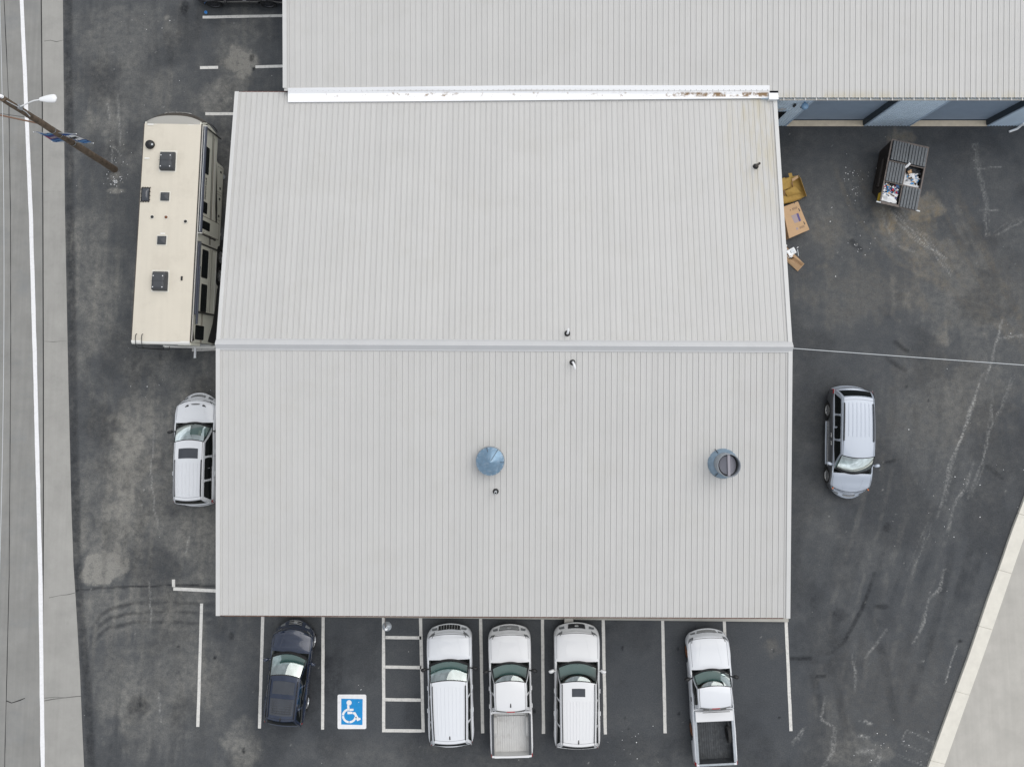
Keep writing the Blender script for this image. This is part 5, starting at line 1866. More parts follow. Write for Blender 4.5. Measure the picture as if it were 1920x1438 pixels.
# slide-out room between y 1.33 and 4.33, proud of the wall
so = MB()
so.box(RW + .002, RW + .075, 1.36, 4.30, 1.22, 3.34)
sl = so.build('slide_room', M['rv_side'], rv, bevel=.01)
for y in (1.34, 4.32):
    MB().box(RW + .002, RW + .10, y - .035, y + .035, 1.20, 3.40).build('slide_seal', M['rv_stripe'], sl)
MB().box(RW + .076, RW + .082, 1.42, 4.24, 1.24, 1.34).build('slide_skirt', M['rv_white'], sl)
for nm, a in (('side_window', (7.50, 8.72, 2.66, 3.20)), ('side_window', (5.74, 6.25, 2.60, 3.42)), ('side_window', (.15, .77, 2.23, 3.26)), ('door_window', (5.03, 5.41, 2.15, 3.14))):
    side_poly(nm, rrect(*a), M['tint'], .014)
for a in ((2.90, 4.10, 2.35, 3.08), (1.40, 2.58, 2.30, 2.99)):
    MB().xprism(rrect(*a), RW + .077, RW + .088).build('slide_window', M['tint'], sl)
    MB().xprism(rrect(a[0] - .03, a[1] + .03, a[2] - .03, a[3] + .03), RW + .0755, RW + .081).build('window_trim', M['rv_brown'], sl)
# entry door
side_poly('entry_door', rrect(4.86, 5.58, .98, 3.30, .10), M['rv_side'], .010)
for z_ in (1.0, 3.3):
    side_poly('door_edge', [(4.84, z_ - .012), (5.60, z_ - .012), (5.60, z_ + .012), (4.84, z_ + .012)], M['rv_taupe'], .016)
for y_ in (4.84, 5.60):
    side_poly('door_edge', [(y_ - .012, 1.02), (y_ + .012, 1.02), (y_ + .012, 3.28), (y_ - .012, 3.28)], M['rv_taupe'], .015)
hd = MB().tube([(RW + .02, 4.72, 1.6), (RW + .10, 4.72, 1.62), (RW + .10, 4.72, 2.15), (RW + .02, 4.72, 2.17)], .015, 6)
hd.build('grab_handle', M['rv_stripe'], rv)
stp = MB()
for k in range(3):
    stp.box(RW + .02 - .0 * k, RW + .30, 4.9, 5.5, .30 + .18 * k, .33 + .18 * k)
stp.build('entry_step', M['dkgrey'], rv)
# graphics: long dark and taupe swooshes
side_poly('stripe', [(4.45, 2.05), (9.40, 2.30), (9.46, 2.36), (4.45, 2.13)], M['rv_stripe'], .005)
side_poly('stripe', [(4.45, 1.92), (9.30, 2.13), (9.36, 2.22), (4.45, 1.99)], M['rv_taupe'], .005)
side_poly('stripe', [(4.45, 1.74), (8.6, 1.92), (9.25, 2.04), (8.6, 2.02), (4.45, 1.82)], M['rv_white'], .005)
side_poly('stripe', [(4.9, 1.20), (6.2, 1.30), (8.28, 1.72), (6.3, 1.58), (4.9, 1.30)], M['rv_stripe'], .006)
side_poly('stripe', [(.02, .74), (.10, 1.66), (.50, 1.42), (.95, 1.15), (1.6, .95), (2.6, .80), (2.6, .74)], M['rv_stripe'], .006)
side_poly('stripe', [(.02, 3.74), (.10, 3.30), (.55, 3.50), (1.25, 3.58), (4.6, 3.62), (9.3, 3.40), (9.4, 3.46), (4.6, 3.74)], M['rv_brown'], .006)
for k in range(4):
    side_poly('pinstripe', [(.02, 2.44 + k * .055), (1.30, 2.44 + k * .055), (1.30, 2.462 + k * .055), (.02, 2.462 + k * .055)], M['rv_taupe'], .005)
for k, z_ in enumerate((1.80, 1.90, 2.10)):
    MB().xprism([(1.42, z_ - .02 * k), (4.24, z_ + .02), (4.24, z_ + .055), (1.42, z_ + .015 - .02 * k)], RW + .076, RW + .080).build('slide_stripe', M['rv_taupe'] if k != 1 else M['rv_stripe'], sl)
# baggage hatches with latches
for (a, b) in ((7.05, 8.22), (5.75, 6.95)):
    for seg in ((a, a + .015, .80, 1.50), (b - .015, b, .80, 1.50), (a + .016, b - .016, .80, .815), (a + .016, b - .016, 1.485, 1.50)):
        side_poly('hatch_gap', [(seg[0], seg[2]), (seg[1], seg[2]), (seg[1], seg[3]), (seg[0], seg[3])], M['rv_taupe'], .004)
    for y_ in (a + .2, b - .2):
        side_poly('hatch_latch', rrect(y_ - .05, y_ + .05, 1.0, 1.16, .02), M['rv_stripe'], .018)
# awnings
aw = MB().tube([(RW + .12, 4.78, 3.60), (RW + .12, 9.45, 3.60)], .085, 10)
ao = aw.build('awning', M['awning'], rv, smooth=60)
aw = MB().tube([(RW + .125, 4.80, 3.70), (RW + .125, 9.43, 3.70)], .012, 5)
aw.build('awning_rib', M['cable_pale'], ao)
for y_ in (4.74, 9.47):
    MB().tube([(RW + .10, y_, 3.62), (RW + .10, y_, 1.62)], .032, 6).build('awning_arm', M['rv_stripe'], rv)
    MB().obox((RW + .12, y_, 3.60), (.20, .04, .20)).build('awning_end', M['rv_white'], rv, bevel=.03)
for k, (x_, a, b) in enumerate(((.13, 1.22, 4.30), (.22, .80, 3.3))):
    MB().tube([(RW + x_ * .6, a, 3.56 - .07 * k), (RW + x_ * .6, b, 3.56 - .07 * k)], .055, 8).build('slide_topper', M['awning'], rv, smooth=60)
tp = MB()
tp.add([(RW + .003, 1.2, 3.66), (RW + .17, 1.2, 3.50), (RW + .17, 4.4, 3.50), (RW + .003, 4.4, 3.66)], [(0, 1, 2, 3)])
tp.build('topper_fabric', M['dkgrey'], rv)
# running gear
ty, rm = wheel_meshes(.40, .24, M['alloy'], 6)
for y_ in (3.24, 4.12):
    for s in (-1, 1):
        wo_ = bpy.data.objects.new('wheel', None)
        wo_.empty_display_size = .2
        C.objects.link(wo_)
        wo_.parent = rv
        wo_.location = (s * (RW - .13), y_, .40)
        wo_.rotation_euler = (0, 0, 0 if s > 0 else math.pi)
        link('tyre', ty, wo_)
        link('rim', rm, wo_)
MB().box(-RW + .06, RW - .06, .1, 8.3, .62, .74).build('chassis', M['black'], rv)
MB().box(-RW + .06, RW - .06, 8.38, 9.5, 1.66, 1.70).build('overhang_floor', M['black'], rv)
MB().box(-RW + .06, RW - .06, 8.27, 8.36, .74, 1.66).build('front_bulkhead', M['rv_cap'], rv)
for s in (-1, 1):
    MB().tube([(s * .95, 8.05, .03), (s * .95, 8.05, .62)], .05, 8).build('landing_leg', M['galv'], rv)
    MB().lathe([(.001, .0), (.13, .0), (.13, .03), (.001, .03)], 12, (s * .95, 8.05, 0)).build('leg_pad', M['galv'], rv)
MB().obox((0, 9.0, 1.45), (.55, .7, .45)).build('pin_box', M['black'], rv, bevel=.04)
# rear end: rounded white roof edge, bulged lower panel, bumper, ladder, receiver
re_ = MB()
re_.grid(lambda a, b: Vector(((a * 2 - 1) * (RW + .02), .05 - .16 * math.sin(b * math.pi * .5), RH + .02 - .14 * (1 - math.cos(b * math.pi * .5)))), 14, 6, flip=False)
re_.build('rear_roof_edge', M['rv_white'], rv, smooth=60, recalc=True)
rp_ = MB()
rp_.grid(lambda a, b: Vector(((a * 2 - 1) * (RW - .02), -.02 - .10 * (1 - (a * 2 - 1) ** 2), lerp(1.0, RH - .13, b))), 14, 4)
rp_.build('rear_panel', mat('rv_rear_grey', (.45, .46, .45), .35, coat=.3), rv, smooth=60)
MB().box(-RW + .02, RW - .02, -.16, -.03, .50, .62).build('rear_bumper', M['rv_white'], rv, bevel=.02)
MB().box(RW - .55, RW + .02, -.13, -.0, 2.6, 3.72).build('corner_moulding', M['rv_side'], rv, bevel=.02)
MB().obox((.25, -.35, .46), (.09, .55, .09)).build('hitch_receiver', M['white_metal'], rv)
ld = MB()
lx0, lx1 = -RW + .20, -RW + .46
for x_ in (lx0, lx1):
    ld.tube([(x_, .32, RH + .03), (x_, .28, RH + .12), (x_, .10, RH + .14), (x_, -.22, RH + .02), (x_, -.27, RH - .2), (x_, -.27, 1.0), (x_, -.12, .95)], .016, 6)
for k in range(8):
    z_ = lerp(1.15, 3.6, k / 7)
    ld.tube([(lx0, -.27, z_), (lx1, -.27, z_)], .014, 6)
ld.build('ladder', M['black'], rv)


# roof equipment
M['sealant'] = mat('sealant', (.66, .64, .57), .6, var=.05, vscale=4)
def rvp(px, py, z=3.87):
    """photo pixel on the trailer roof to the trailer's own x, y"""
    x, y = at(px, py, z)
    a = math.atan2(.0176, 1)
    dx, dy = x - RVX, y - RVY
    return (dx * math.cos(a) - dy * math.sin(a), dx * math.sin(a) + dy * math.cos(a))


for (px, py) in ((310.5, 300), (296, 526)):
    x_, y_ = rvp(px, py, 4.15)
    ac = MB()

    def acp(a, b):
        u, v = a * 2 - 1, b * 2 - 1
        k = max(abs(u), abs(v))
        z = .30 * (1 - max(0, (k - .55) / .45) ** 3.2 * 1.0)
        if v > .3:
            z -= .06 * (v - .3)
        return Vector((x_ + u * .335, y_ + v * .43, RH + .03 + z))
    MB().box(x_ - .38, x_ + .38, y_ - .48, y_ + .48, RH + .012, RH + .044).build('sealant_pad', M['sealant'], rv, bevel=.01)
    ac.grid(acp, 14, 14, flip=True)
    aco = ac.build('air_conditioner', M['dkgrey'], rv, smooth=50)
    for dx in (-.2, .2):
        for dy in (-.28, .2):
            MB().lathe([(.001, .015), (.022, .012), (.024, 0)], 8, (x_ + dx, y_ + dy, RH + .325)).build('cover_screw', M['white_metal'], aco)
    MB().box(x_ - .30, x_ + .30, y_ - .022, y_ - .014, RH + .31, RH + .336).build('cover_seam', M['black'], aco)
for (px, py) in ((307.5, 368), (301.5, 450)):
    x_, y_ = rvp(px, py, 4.0)
    MB().box(x_ - .235, x_ + .235, y_ - .235, y_ + .235, RH + .012, RH + .042).build('sealant_pad', M['sealant'], rv, bevel=.01)
    MB().add([(x_ - .19, y_ - .19, RH + .02), (x_ + .19, y_ - .19, RH + .02), (x_ + .19, y_ + .19, RH + .02), (x_ - .19, y_ + .19, RH + .02), (x_ - .17, y_ - .17, RH + .11), (x_ + .17, y_ - .17, RH + .11), (x_ + .17, y_ + .17, RH + .11), (x_ - .17, y_ + .17, RH + .11), (x_, y_, RH + .16)],
             [(0, 1, 5, 4), (1, 2, 6, 5), (2, 3, 7, 6), (3, 0, 4, 7), (4, 5, 8), (5, 6, 8), (6, 7, 8), (7, 4, 8)]).build('roof_vent', M['dkgrey'], rv)
x_, y_ = rvp(271.5, 364.5, 3.95)
sk = MB()
sk.grid(lambda a, b: Vector((x_ + (a * 2 - 1) * .15, y_ + (b * 2 - 1) * .27, RH + .05 + .09 * (1 - (a * 2 - 1) ** 4) * (1 - (b * 2 - 1) ** 4))), 8, 8, flip=True)
sko = sk.build('skylight', M['sunroof'], rv, smooth=60)
fr_ = MB()
for (a, b, c, d) in ((x_ - .185, x_ + .185, y_ - .31, y_ - .265), (x_ - .185, x_ + .185, y_ + .265, y_ + .31), (x_ - .185, x_ - .145, y_ - .264, y_ + .264), (x_ + .145, x_ + .185, y_ - .264, y_ + .264)):
    fr_.box(a, b, c, d, RH + .01, RH + .055)
fr_.build('skylight_frame', M['black'], sko)
for k in range(14):
    t = k / 14 * 4
    e, u = int(t), t - int(t)
    c_x, c_y = [(lerp(-.19, .19, u), -.315), (.19, lerp(-.315, .315, u)), (lerp(.19, -.19, u), .315), (-.19, lerp(.315, -.315, u))][e]
    MB().lathe([(.001, .03), (.022, .02), (.024, 0)], 8, (x_ + c_x, y_ + c_y, RH + .02)).build('frame_bolt', M['black'], sko)
x_, y_ = rvp(279, 270, 4.05)
MB().lathe([(.19, 0), (.20, .04), (.185, .14), (.12, .20), (.001, .215)], 18, (x_, y_, RH + .01)).build('antenna_dome', M['black'], rv, smooth=50)
MB().box(x_ - .20, x_ - .14, y_ - .03, y_ + .04, RH + .03, RH + .10).build('dome_bracket', M['cable_pale'], rv)
MB().box(x_ + .10, x_ + .17, y_ - .06, y_ + .02, RH + .10, RH + .21).build('dome_bracket', M['cable_pale'], rv)
for (px, py) in ((284.5, 406.5), (310.5, 407), (347, 415)):
    x_, y_ = rvp(px, py, 3.95)
    MB().lathe([(.10, 0), (.10, .034), (.001, .036)], 12, (x_, y_, RH + .008)).build('sealant_pad', M['sealant'], rv)
    MB().lathe([(.062, 0), (.062, .07), (.045, .09), (.001, .095)], 12, (x_, y_, RH + .01)).build('vent_cap', M['rust'] if px > 300 and px < 320 else M['black'], rv, smooth=50)
x_, y_ = rvp(340.5, 522, 3.9)
MB().box(x_ - .035, x_ + .035, y_ - .09, y_ + .09, RH + .01, RH + .07).build('roof_fitting', M['black'], rv, bevel=.01)
for (px, py, w_) in ((282, 233.5, .13), (275.5, 297, .11), (305, 438, .1)):
    x_, y_ = rvp(px, py, 3.9)
    MB().box(x_ - w_, x_ + w_, y_ - .03, y_ + .03, RH + .034, RH + .042).build('sealant_patch', M['rv_white'], rv)

# ================================================================== ROOF FITTINGS OF THE SHOP
def roof_z(y):
    return RIDGE - abs(y - MBY) * (RIDGE - EAVE) / DS


def on_roof(px, py, lift=0.0):
    z = 4.6
    for _ in range(4):
        x, y = at(px, py, z)
        z = roof_z(y) + lift
    return x, y, z - lift


x, y, z = on_roof(919, 864, .25)
v = thing('roof_ventilator', 'round blue conical roof ventilator on the shop front slope', 'ventilator', (x, y, z))
MB().lathe([(.60, -.03), (.585, .06), (.54, .12), (.53, .34)], 28).build('collar', M['galv'], v, smooth=50)
MB().lathe([(.555, .33), (.57, .37), (.57, .43), (.30, .60), (.001, .76)], 28).build('cap', M['ventblue'], v, smooth=40)
sm_ = MB()
for a, r0 in ((56, .05), (104, .40), (-4, .42)):
    a = math.radians(a)
    if r0 > .1:
        sm_.tube([(r0 * math.cos(a), r0 * math.sin(a), .54), (.565 * math.cos(a), .565 * math.sin(a), .436)], .012, 5)
        continue
    sm_.tube([(.05 * math.cos(a), .05 * math.sin(a), .735), (.30 * math.cos(a), .30 * math.sin(a), .603), (.565 * math.cos(a), .565 * math.sin(a), .436)], .011, 5)
sm_.build('cap_seam', M['dkgrey'], v)
rv_ = MB()
for k in range(16):
    a = 2 * math.pi * k / 16 + .1
    rv_.lathe([(.001, .012), (.014, .008), (.016, 0)], 6, (.535 * math.cos(a), .535 * math.sin(a), .448))
rv_.build('rivet', M['cable_pale'], v)

x, y, z = on_roof(1356, 868, .05)
v = thing('exhaust_stack', 'open galvanised exhaust stack with bar across its mouth on the roof', 'ventilator', (x, y, z))
MB().lathe([(.64, -.05), (.63, .02), (.60, .05), (.47, .32), (.455, .33)], 28).build('base_cone', mat('flashing_blue_grey', (.22, .30, .38), .35, metal=.4, var=.15, vscale=5), v, smooth=40)
MB().lathe([(.45, .15), (.45, 1.0), (.465, 1.02), (.45, 1.04), (.432, 1.02), (.43, .4), (.43, .15)], 28).build('stack', M['galv'], v, smooth=50)
MB().lathe([(.43, .62), (.001, .62)], 24).build('stack_bottom', M['black'], v)
dm = MB()
for s in (-1, 1):
    A = [(s * (.05 + .29 * math.sin(a)), .37 * math.cos(a)) for a in np.linspace(.05, math.pi - .05, 14)]
    n_ = len(A)
    dm.add([(p[0], p[1], .93 - abs(p[0]) * .5) for p in A], [tuple(range(n_)) if s < 0 else tuple(range(n_))[::-1]])
dm.build('damper', mat('damper_steel', (.20, .20, .23), .5, metal=.3), v, recalc=False)
MB().box(-.055, .055, -.425, .425, .90, .985).build('cross_bar', mat('bar_steel', (.26, .25, .28), .5), v, bevel=.01)
MB().obox((-.30, .50, .20), (.03, .25, .02), (-.9, 0, .5)).build('cone_seam', M['dkgrey'], v)
MB().obox((-.33, -.46, .20), (.03, .25, .02), (.9, 0, -.5)).build('cone_seam', M['dkgrey'], v)


def pipe(px, py, label, bend, h=.45, dark=True):
    x, y, z = on_roof(px, py, 0)
    v = thing('vent_pipe', label, 'pipe', (x, y, z), 0, 'vent pipes through the shop roof')
    MB().lathe([(.13, -.03), (.12, .02), (.085, .08), (.06, .10)], 14).build('boot', M['black'], v, smooth=50)
    if bend is None:
        pm_ = MB().lathe([(.052, .0), (.052, h), (.040, h), (.040, h - .3), (.001, h - .3)], 14)
        pm_.build('pipe', M['cable_pale'] if not dark else M['bin_rim'], v, smooth=50)
        MB().lathe([(.041, h - .06), (.001, h - .06)], 12).build('pipe_mouth', M['black'], v)
    else:
        bx_, by_ = bend
        MB().tube([(0, 0, 0), (0, 0, h * .75), (bx_ * .25, by_ * .25, h), (bx_ * .7, by_ * .7, h + .02), (bx_, by_, h - .08)], .045, 10).build('pipe', M['white_metal'], v, smooth=60)
    return v


pipe(1063.5, 625.5, 'small pale gooseneck pipe just behind the roof ridge', (.02, .16))
pipe(1073.5, 679.5, 'pale gooseneck pipe on the front slope just below the ridge', (.07, -.26))
pipe(929.5, 921, 'short open vent pipe just below the blue conical ventilator', None, .5, False)
pipe(1417, 312.5, 'dark vent pipe near the right edge of the rear roof slope', None, .55)

# wall lamp on a long arm over the access aisle
x, y = at(724.5, 1176, 3.0)
v = thing('gooseneck_lamp', 'silver dish wall lamp on a rod above the striped aisle', 'lamp', (x, y, 2.85))
MB().lathe([(.20, 0), (.185, .03), (.10, .10), (.05, .13), (.05, .20), (.001, .21)], 20).build('lamp_shade', M['galv'], v, smooth=50)
MB().tube([(-.02, 0, .18), (-.03, .1, .30), (-.04, .45, .34), (-.04, -9.46 - y, .30)], .02, 8).build('lamp_arm', M['bin_rim'], v)
MB().lathe([(.07, 0), (.06, .04), (.001, .05)], 10, (-.01, -.06, .16)).build('lamp_socket', M['white_metal'], v, smooth=50)
x, y = at(1066.5, 1164, .3)
v = MB().box(-.20, .20, -.11, .14, 0, .38)
o = v.build('concrete_block', M['footway'], None, (x, y, .12 if False else 0), bevel=.015)
tag(o, 'pale grey block at the walk edge ahead of the sunroof suv', 'block')

# ================================================================== CABLES, UTILITY POLE, LAMP, BANNERS
def cable(name, label, pts, r, m, sag=0.0):
    a, b = Vector(pts[0]), Vector(pts[-1])
    P_ = []
    for k in range(25):
        t = k / 24
        p = a.lerp(b, t)
        p.z -= sag * 4 * t * (1 - t)
        P_.append(p - a)
    o = MB().tube(P_, r, 6).build(name, m, None, a)
    return tag(o, label, 'cable')


p0 = at3(1484, 653, 5.30)
p1 = at3(1920, 684, 6.3)
d = (p1 - p0)
cable('service_cable', 'thin pale cable from the ridge end across the right lot', [p0, p0 + d * 1.9], .014, M['cable_pale'], .25)
pole_b, pole_t = at3(215, 318, 0), at3(5, 185, 9.5)
pole = thing('utility_pole', 'leaning-looking brown wooden utility pole at the street edge', 'pole', pole_b)
pv = pole_t - pole_b
MB().tube([pv * (k / 14) + Vector((random.uniform(-.008, .008), random.uniform(-.008, .008), 0)) for k in range(15)], [lerp(.165, .115, k / 14) for k in range(15)], 14).build('trunk', M['wood'], pole, smooth=60)
for zf in (.62, .44, .56):
    c0 = pv * zf
    MB().lathe([(.152, -.02), (.156, 0), (.152, .02)], 14, c0).build('strap', M['galv'], pole)
ins = MB()
ins.lathe([(.05, 0), (.07, .05), (.04, .09), (.065, .14), (.001, .18)], 12, pv + Vector((0, .05, 0)))
ins.build('insulator', M['white_metal'], pole, smooth=50)
MB().tube([pv * .99 + Vector((.10, -.06, 0)), pv * .93 + Vector((.14, -.05, 0)), pv * .86 + Vector((.15, -.05, 0)), pv * .83 + Vector((.16, -.12, 0))], .016, 6).build('lamp_feed', M['cable_pale'], pole)
# street lamp
zl = 8.55
lb = pole_b + pv * (zl / 9.5)
hp = at3(92, 185.5, 8.95)
lamp = thing('street_lamp', 'pale cobra-head street lamp on a thin arm from the pole', 'lamp', lb)
hv = hp - lb
MB().tube([Vector((.05, 0, 0))] + [at3(*q) - lb for q in ((46, 197, 8.62), (54, 193, 8.75), (63, 189.3, 8.88), (76, 187.2, 8.95))], .026, 8).build('lamp_arm', M['white_metal'], lamp, smooth=60)
MB().obox((.10, .0, 0), (.12, .16, .26)).build('arm_bracket', M['galv'], lamp)
hd = MB()


def headp(a, b):
    t = a
    ang = 2 * math.pi * b
    rr_ = .055 + .085 * math.sin(min(1, t * 1.25) * math.pi * .5) if t < .8 else .14 * math.sqrt(max(0, 1 - ((t - .8) / .2) ** 2))
    if t == 0:
        rr_ = .05
    dirv = Vector((1, .07, 0)).normalized()
    sidev = Vector((-dirv.y, dirv.x, 0))
    c_ = Vector((hv.x, hv.y, hv.z)) + dirv * lerp(-.36, .30, t)
    return c_ + sidev * (math.cos(ang) * rr_ * 1.15) + Vector((0, 0, math.sin(ang) * rr_ * .6))


hd.grid(headp, 14, 18)
hd.build('lamp_head', M['white_metal'], lamp, smooth=60, recalc=True)
c_ = Vector((hv.x + .08, hv.y, hv.z - .07))
MB().lathe([(.001, -.06), (.07, -.045), (.10, 0)], 14, c_).build('lamp_lens', M['lamp_lens'], lamp, smooth=60)
# banners, one on either side of the pole
for s, lab in ((-1, 'blue street banner hanging on the street side of the pole'), (1, 'blue street banner with white panel on the lot side of the pole')):
    zt, zb_ = 5.62, 4.22
    pc = pole_b + pv * (4.9 / 9.5)
    bn = thing('banner', lab, 'banner', (pc.x + s * .16, pc.y - .02, zb_), math.radians(-3))
    wv = lambda t, u: .035 * math.sin(t * 7 + u * 3 + s)
    hgt = zt - zb_
    BW = .66
    cl_ = MB()
    cl_.grid(lambda a, b: Vector((s * (.02 + a * BW), wv(a, b), b * hgt)), 10, 12)
    fab = cl_.build('fabric', M['b_blue'], bn, smooth=70)
    for zz_ in (-.02, hgt + .02):
        MB().tube([(-s * .08, 0, zz_), (s * (BW + .06), 0, zz_)], .014, 6).build('rod', M['galv'], bn)
        MB().lathe([(.001, -.02), (.022, 0), (.001, .02)], 8, (s * (BW + .07), 0, zz_)).build('rod_end', M['white_metal'], bn)

    def bpiece(nm, a0, a1, b0, b1, m, off):
        for sg in (-1, 1):
            q_ = MB()
            q_.grid(lambda a, b: Vector((s * (.02 + lerp(a0, a1, a) * BW), wv(lerp(a0, a1, a), lerp(b0, b1, b)) + sg * off, lerp(b0, b1, b) * hgt)), 5, 5)
            q_.build(nm, m, fab)
    bpiece('banner_border', .02, .98, .02, .10, M['b_light'], .004)
    if s > 0:
        bpiece('banner_panel', .06, .92, .34, .82, M['paper'], .004)
        bpiece('banner_print', .22, .72, .48, .64, M['black'], .008)
        bpiece('banner_stripe', .92, .98, .34, .92, M['b_red'], .004)
        bpiece('banner_stripe', .02, .06, .30, .86, M['b_red'], .004)
        bpiece('banner_caption', .12, .86, .15, .27, M['b_light'], .004)
    else:
        bpiece('banner_panel', .10, .90, .36, .72, M['purple'], .004)
        bpiece('banner_print', .20, .55, .44, .60, M['lilac'], .008)
        bpiece('banner_stripe', .60, .84, .40, .66, M['b_red'], .008)
        bpiece('banner_stripe', .94, .98, .30, .90, M['paper'], .004)
        bpiece('banner_border', .06, .92, .80, .95, M['b_light'], .004)
        bpiece('banner_caption', .14, .86, .16, .26, M['b_light'], .004)
za = 6.55
lb2 = pole_b + pv * (za / 9.5)
far_ = at3(-60, 203.5, za + .15)
o = MB().tube([(0, 0, 0), far_ - lb2], .035, 8).build('guy_rod', mat('rod_brown', (.20, .12, .08), .7), None, lb2)
tag(o, 'brown rod reaching from the pole out over the street', 'rod')
lb3 = pole_b + pv * (7.3 / 9.5)
cable('street_cable', 'thin dark cable leaving the pole over the street', [lb3, at3(-120, 195, 7.4)], .010, M['cable'], .05)
cable('overhead_wire', 'thin pale overhead wire along the left picture edge', [at3(-8, -200, 8.0), at3(-9, 1300, 8.0)], .010, M['cable_pale'], .55)

# ================================================================== DUMPSTER AND RUBBISH
bc = Vector(((17.751 + 19.45 + 17.057 + 18.812) / 4, (10.809 + 10.556 + 7.816 + 7.441) / 4, 0))
brz = -math.atan2(.69, 3.0)
bin_ = thing('dumpster', 'dark brown dumpster with grey ribbed lids, some open over rubbish', 'dumpster', bc, brz)
bw, bl, bh = 1.72, 3.02, 1.32
bx = MB()
T_ = .05
prof = [(-bl / 2, bh), (-bl / 2 + .72, .12), (bl / 2 - .25, .12), (bl / 2, bh)]
inner = [(-bl / 2 + .06, bh), (-bl / 2 + .75, .18), (bl / 2 - .29, .18), (bl / 2 - .06, bh)]
for s in (-1, 1):
    bx.xprism(prof, min(s * bw / 2, s * (bw / 2 - T_)), max(s * bw / 2, s * (bw / 2 - T_)))
for k in range(3):
    q_ = [prof[k], prof[k + 1], inner[k + 1], inner[k]]
    bx.xprism(q_, -bw / 2 + T_ + .001, bw / 2 - T_ - .001)
bx.build('bin_body', M['bin'], bin_, recalc=True)
for (a, b, c, d_) in ((-bw / 2 - .03, bw / 2 + .03, -bl / 2 - .06, -bl / 2 + .05), (-bw / 2 - .03, bw / 2 + .03, bl / 2 - .05, bl / 2 + .04), (-bw / 2 - .03, -bw / 2 + .04, -bl / 2 + .051, bl / 2 - .051), (bw / 2 - .04, bw / 2 + .03, -bl / 2 + .051, bl / 2 - .051), (-.025, .025, -bl / 2 + .051, bl / 2 - .9)):
    MB().box(a, b, c, d_, bh + .001, bh + .035).build('rim', M['bin_rim'], bin_, bevel=.006)
MB().box(-bw / 2 + .04, bw / 2 - .04, .48, .53, bh + .002, bh + .036).build('rim', M['bin_rim'], bin_)
MB().box(-bw / 2 + .04, bw / 2 - .04, -.52, -.47, bh + .002, bh + .034).build('rim', M['bin_rim'], bin_)
for s in (-1, 1):
    for y_ in (-.6, 1.0):
        MB().lathe([(.001, -.03), (.09, -.03), (.10, 0), (.09, .03), (.001, .03)], 14, (s * .62, y_, .10), axis='X').build('castor', M['rubber'], bin_, smooth=50, recalc=True)
    MB().box(-bw / 2 - .10 if s < 0 else bw / 2, -bw / 2 if s < 0 else bw / 2 + .10, -.7, .7, .75, .93).build('lift_pocket', M['bin'], bin_, bevel=.01)
MB().box(-bw / 2 - .012, -bw / 2 - .001, -1.42, -1.02, .96, 1.25).build('warning_plate', M['yellow'], bin_)
for s in (-1, 1):
    MB().obox((s * (bw / 2 - .02) - (.10 if s < 0 else -.06), -bl / 2 - .02, bh + .03), (.20, .05, .05)).build('lid_hinge', M['cable_pale'], bin_)


def lid(x0, x1, y0, y1, tilt=0.0, z=bh + .045):
    n = 6
    prof = []
    for k in range(n):
        a = lerp(x0, x1, k / n)
        p_ = (x1 - x0) / n
        prof += [(a, 0), (a + p_ * .05, 0), (a + p_ * .12, .045), (a + p_ * .80, .045), (a + p_ * .87, 0)]
    prof.append((x1, 0))
    m_ = len(prof)
    mb = MB()
    mb.add([(x, y0, z + zz + tilt) for x, zz in prof] + [(x, y1, z + zz) for x, zz in prof] + [(x, y0, z - .03 + tilt) for x, zz in prof] + [(x, y1, z - .03) for x, zz in prof],
           [(i, i + 1, m_ + i + 1, m_ + i) for i in range(m_ - 1)] + [(i, 2 * m_ + i, 2 * m_ + i + 1, i + 1) for i in range(m_ - 1)] + [(m_ + i, m_ + i + 1, 3 * m_ + i + 1, 3 * m_ + i) for i in range(m_ - 1)] + [(0, m_, 3 * m_, 2 * m_), (m_ - 1, 3 * m_ - 1, 4 * m_ - 1, 2 * m_ - 1)])
    return mb.build('lid', M['lid'], bin_, recalc=True)


lid(-bw / 2 + .07, -.02, .55, bl / 2 - .03, .04)
lid(.0, bw / 2 - .02, .55, bl / 2 - .06, .03)
lid(-bw / 2 + .03, -.035, -.47, .45)
lid(.03, bw / 2 - .0, -bl / 2 - .02, -.53)
# contents
Rb = Matrix.Rotation(brz, 4, 'Z')


def in_bin(x, y, z):
    return bc + (Rb @ Vector((x, y, z)))


def scrap(name, label, cat, loc, size, rot, m, crumple=.03):
    mb = MB()
    r_ = np.random.default_rng(int(abs(loc[0] * 977 + loc[1] * 131)) % 9999)
    off = r_.normal(0, crumple, (7, 7))
    mb.grid(lambda a, b: Vector(((a - .5) * size[0], (b - .5) * size[1], size[2] + off[int(round(a * 6))][int(round(b * 6))])), 6, 6, flip=True)
    mb.grid(lambda a, b: Vector(((a - .5) * size[0], (b - .5) * size[1], off[int(round(a * 6))][int(round(b * 6))] - .01)), 6, 6)
    o = mb.build(name, m, None, in_bin(*loc), (rot[0], rot[1], rot[2] + brz), smooth=40)
    return tag(o, label, cat)


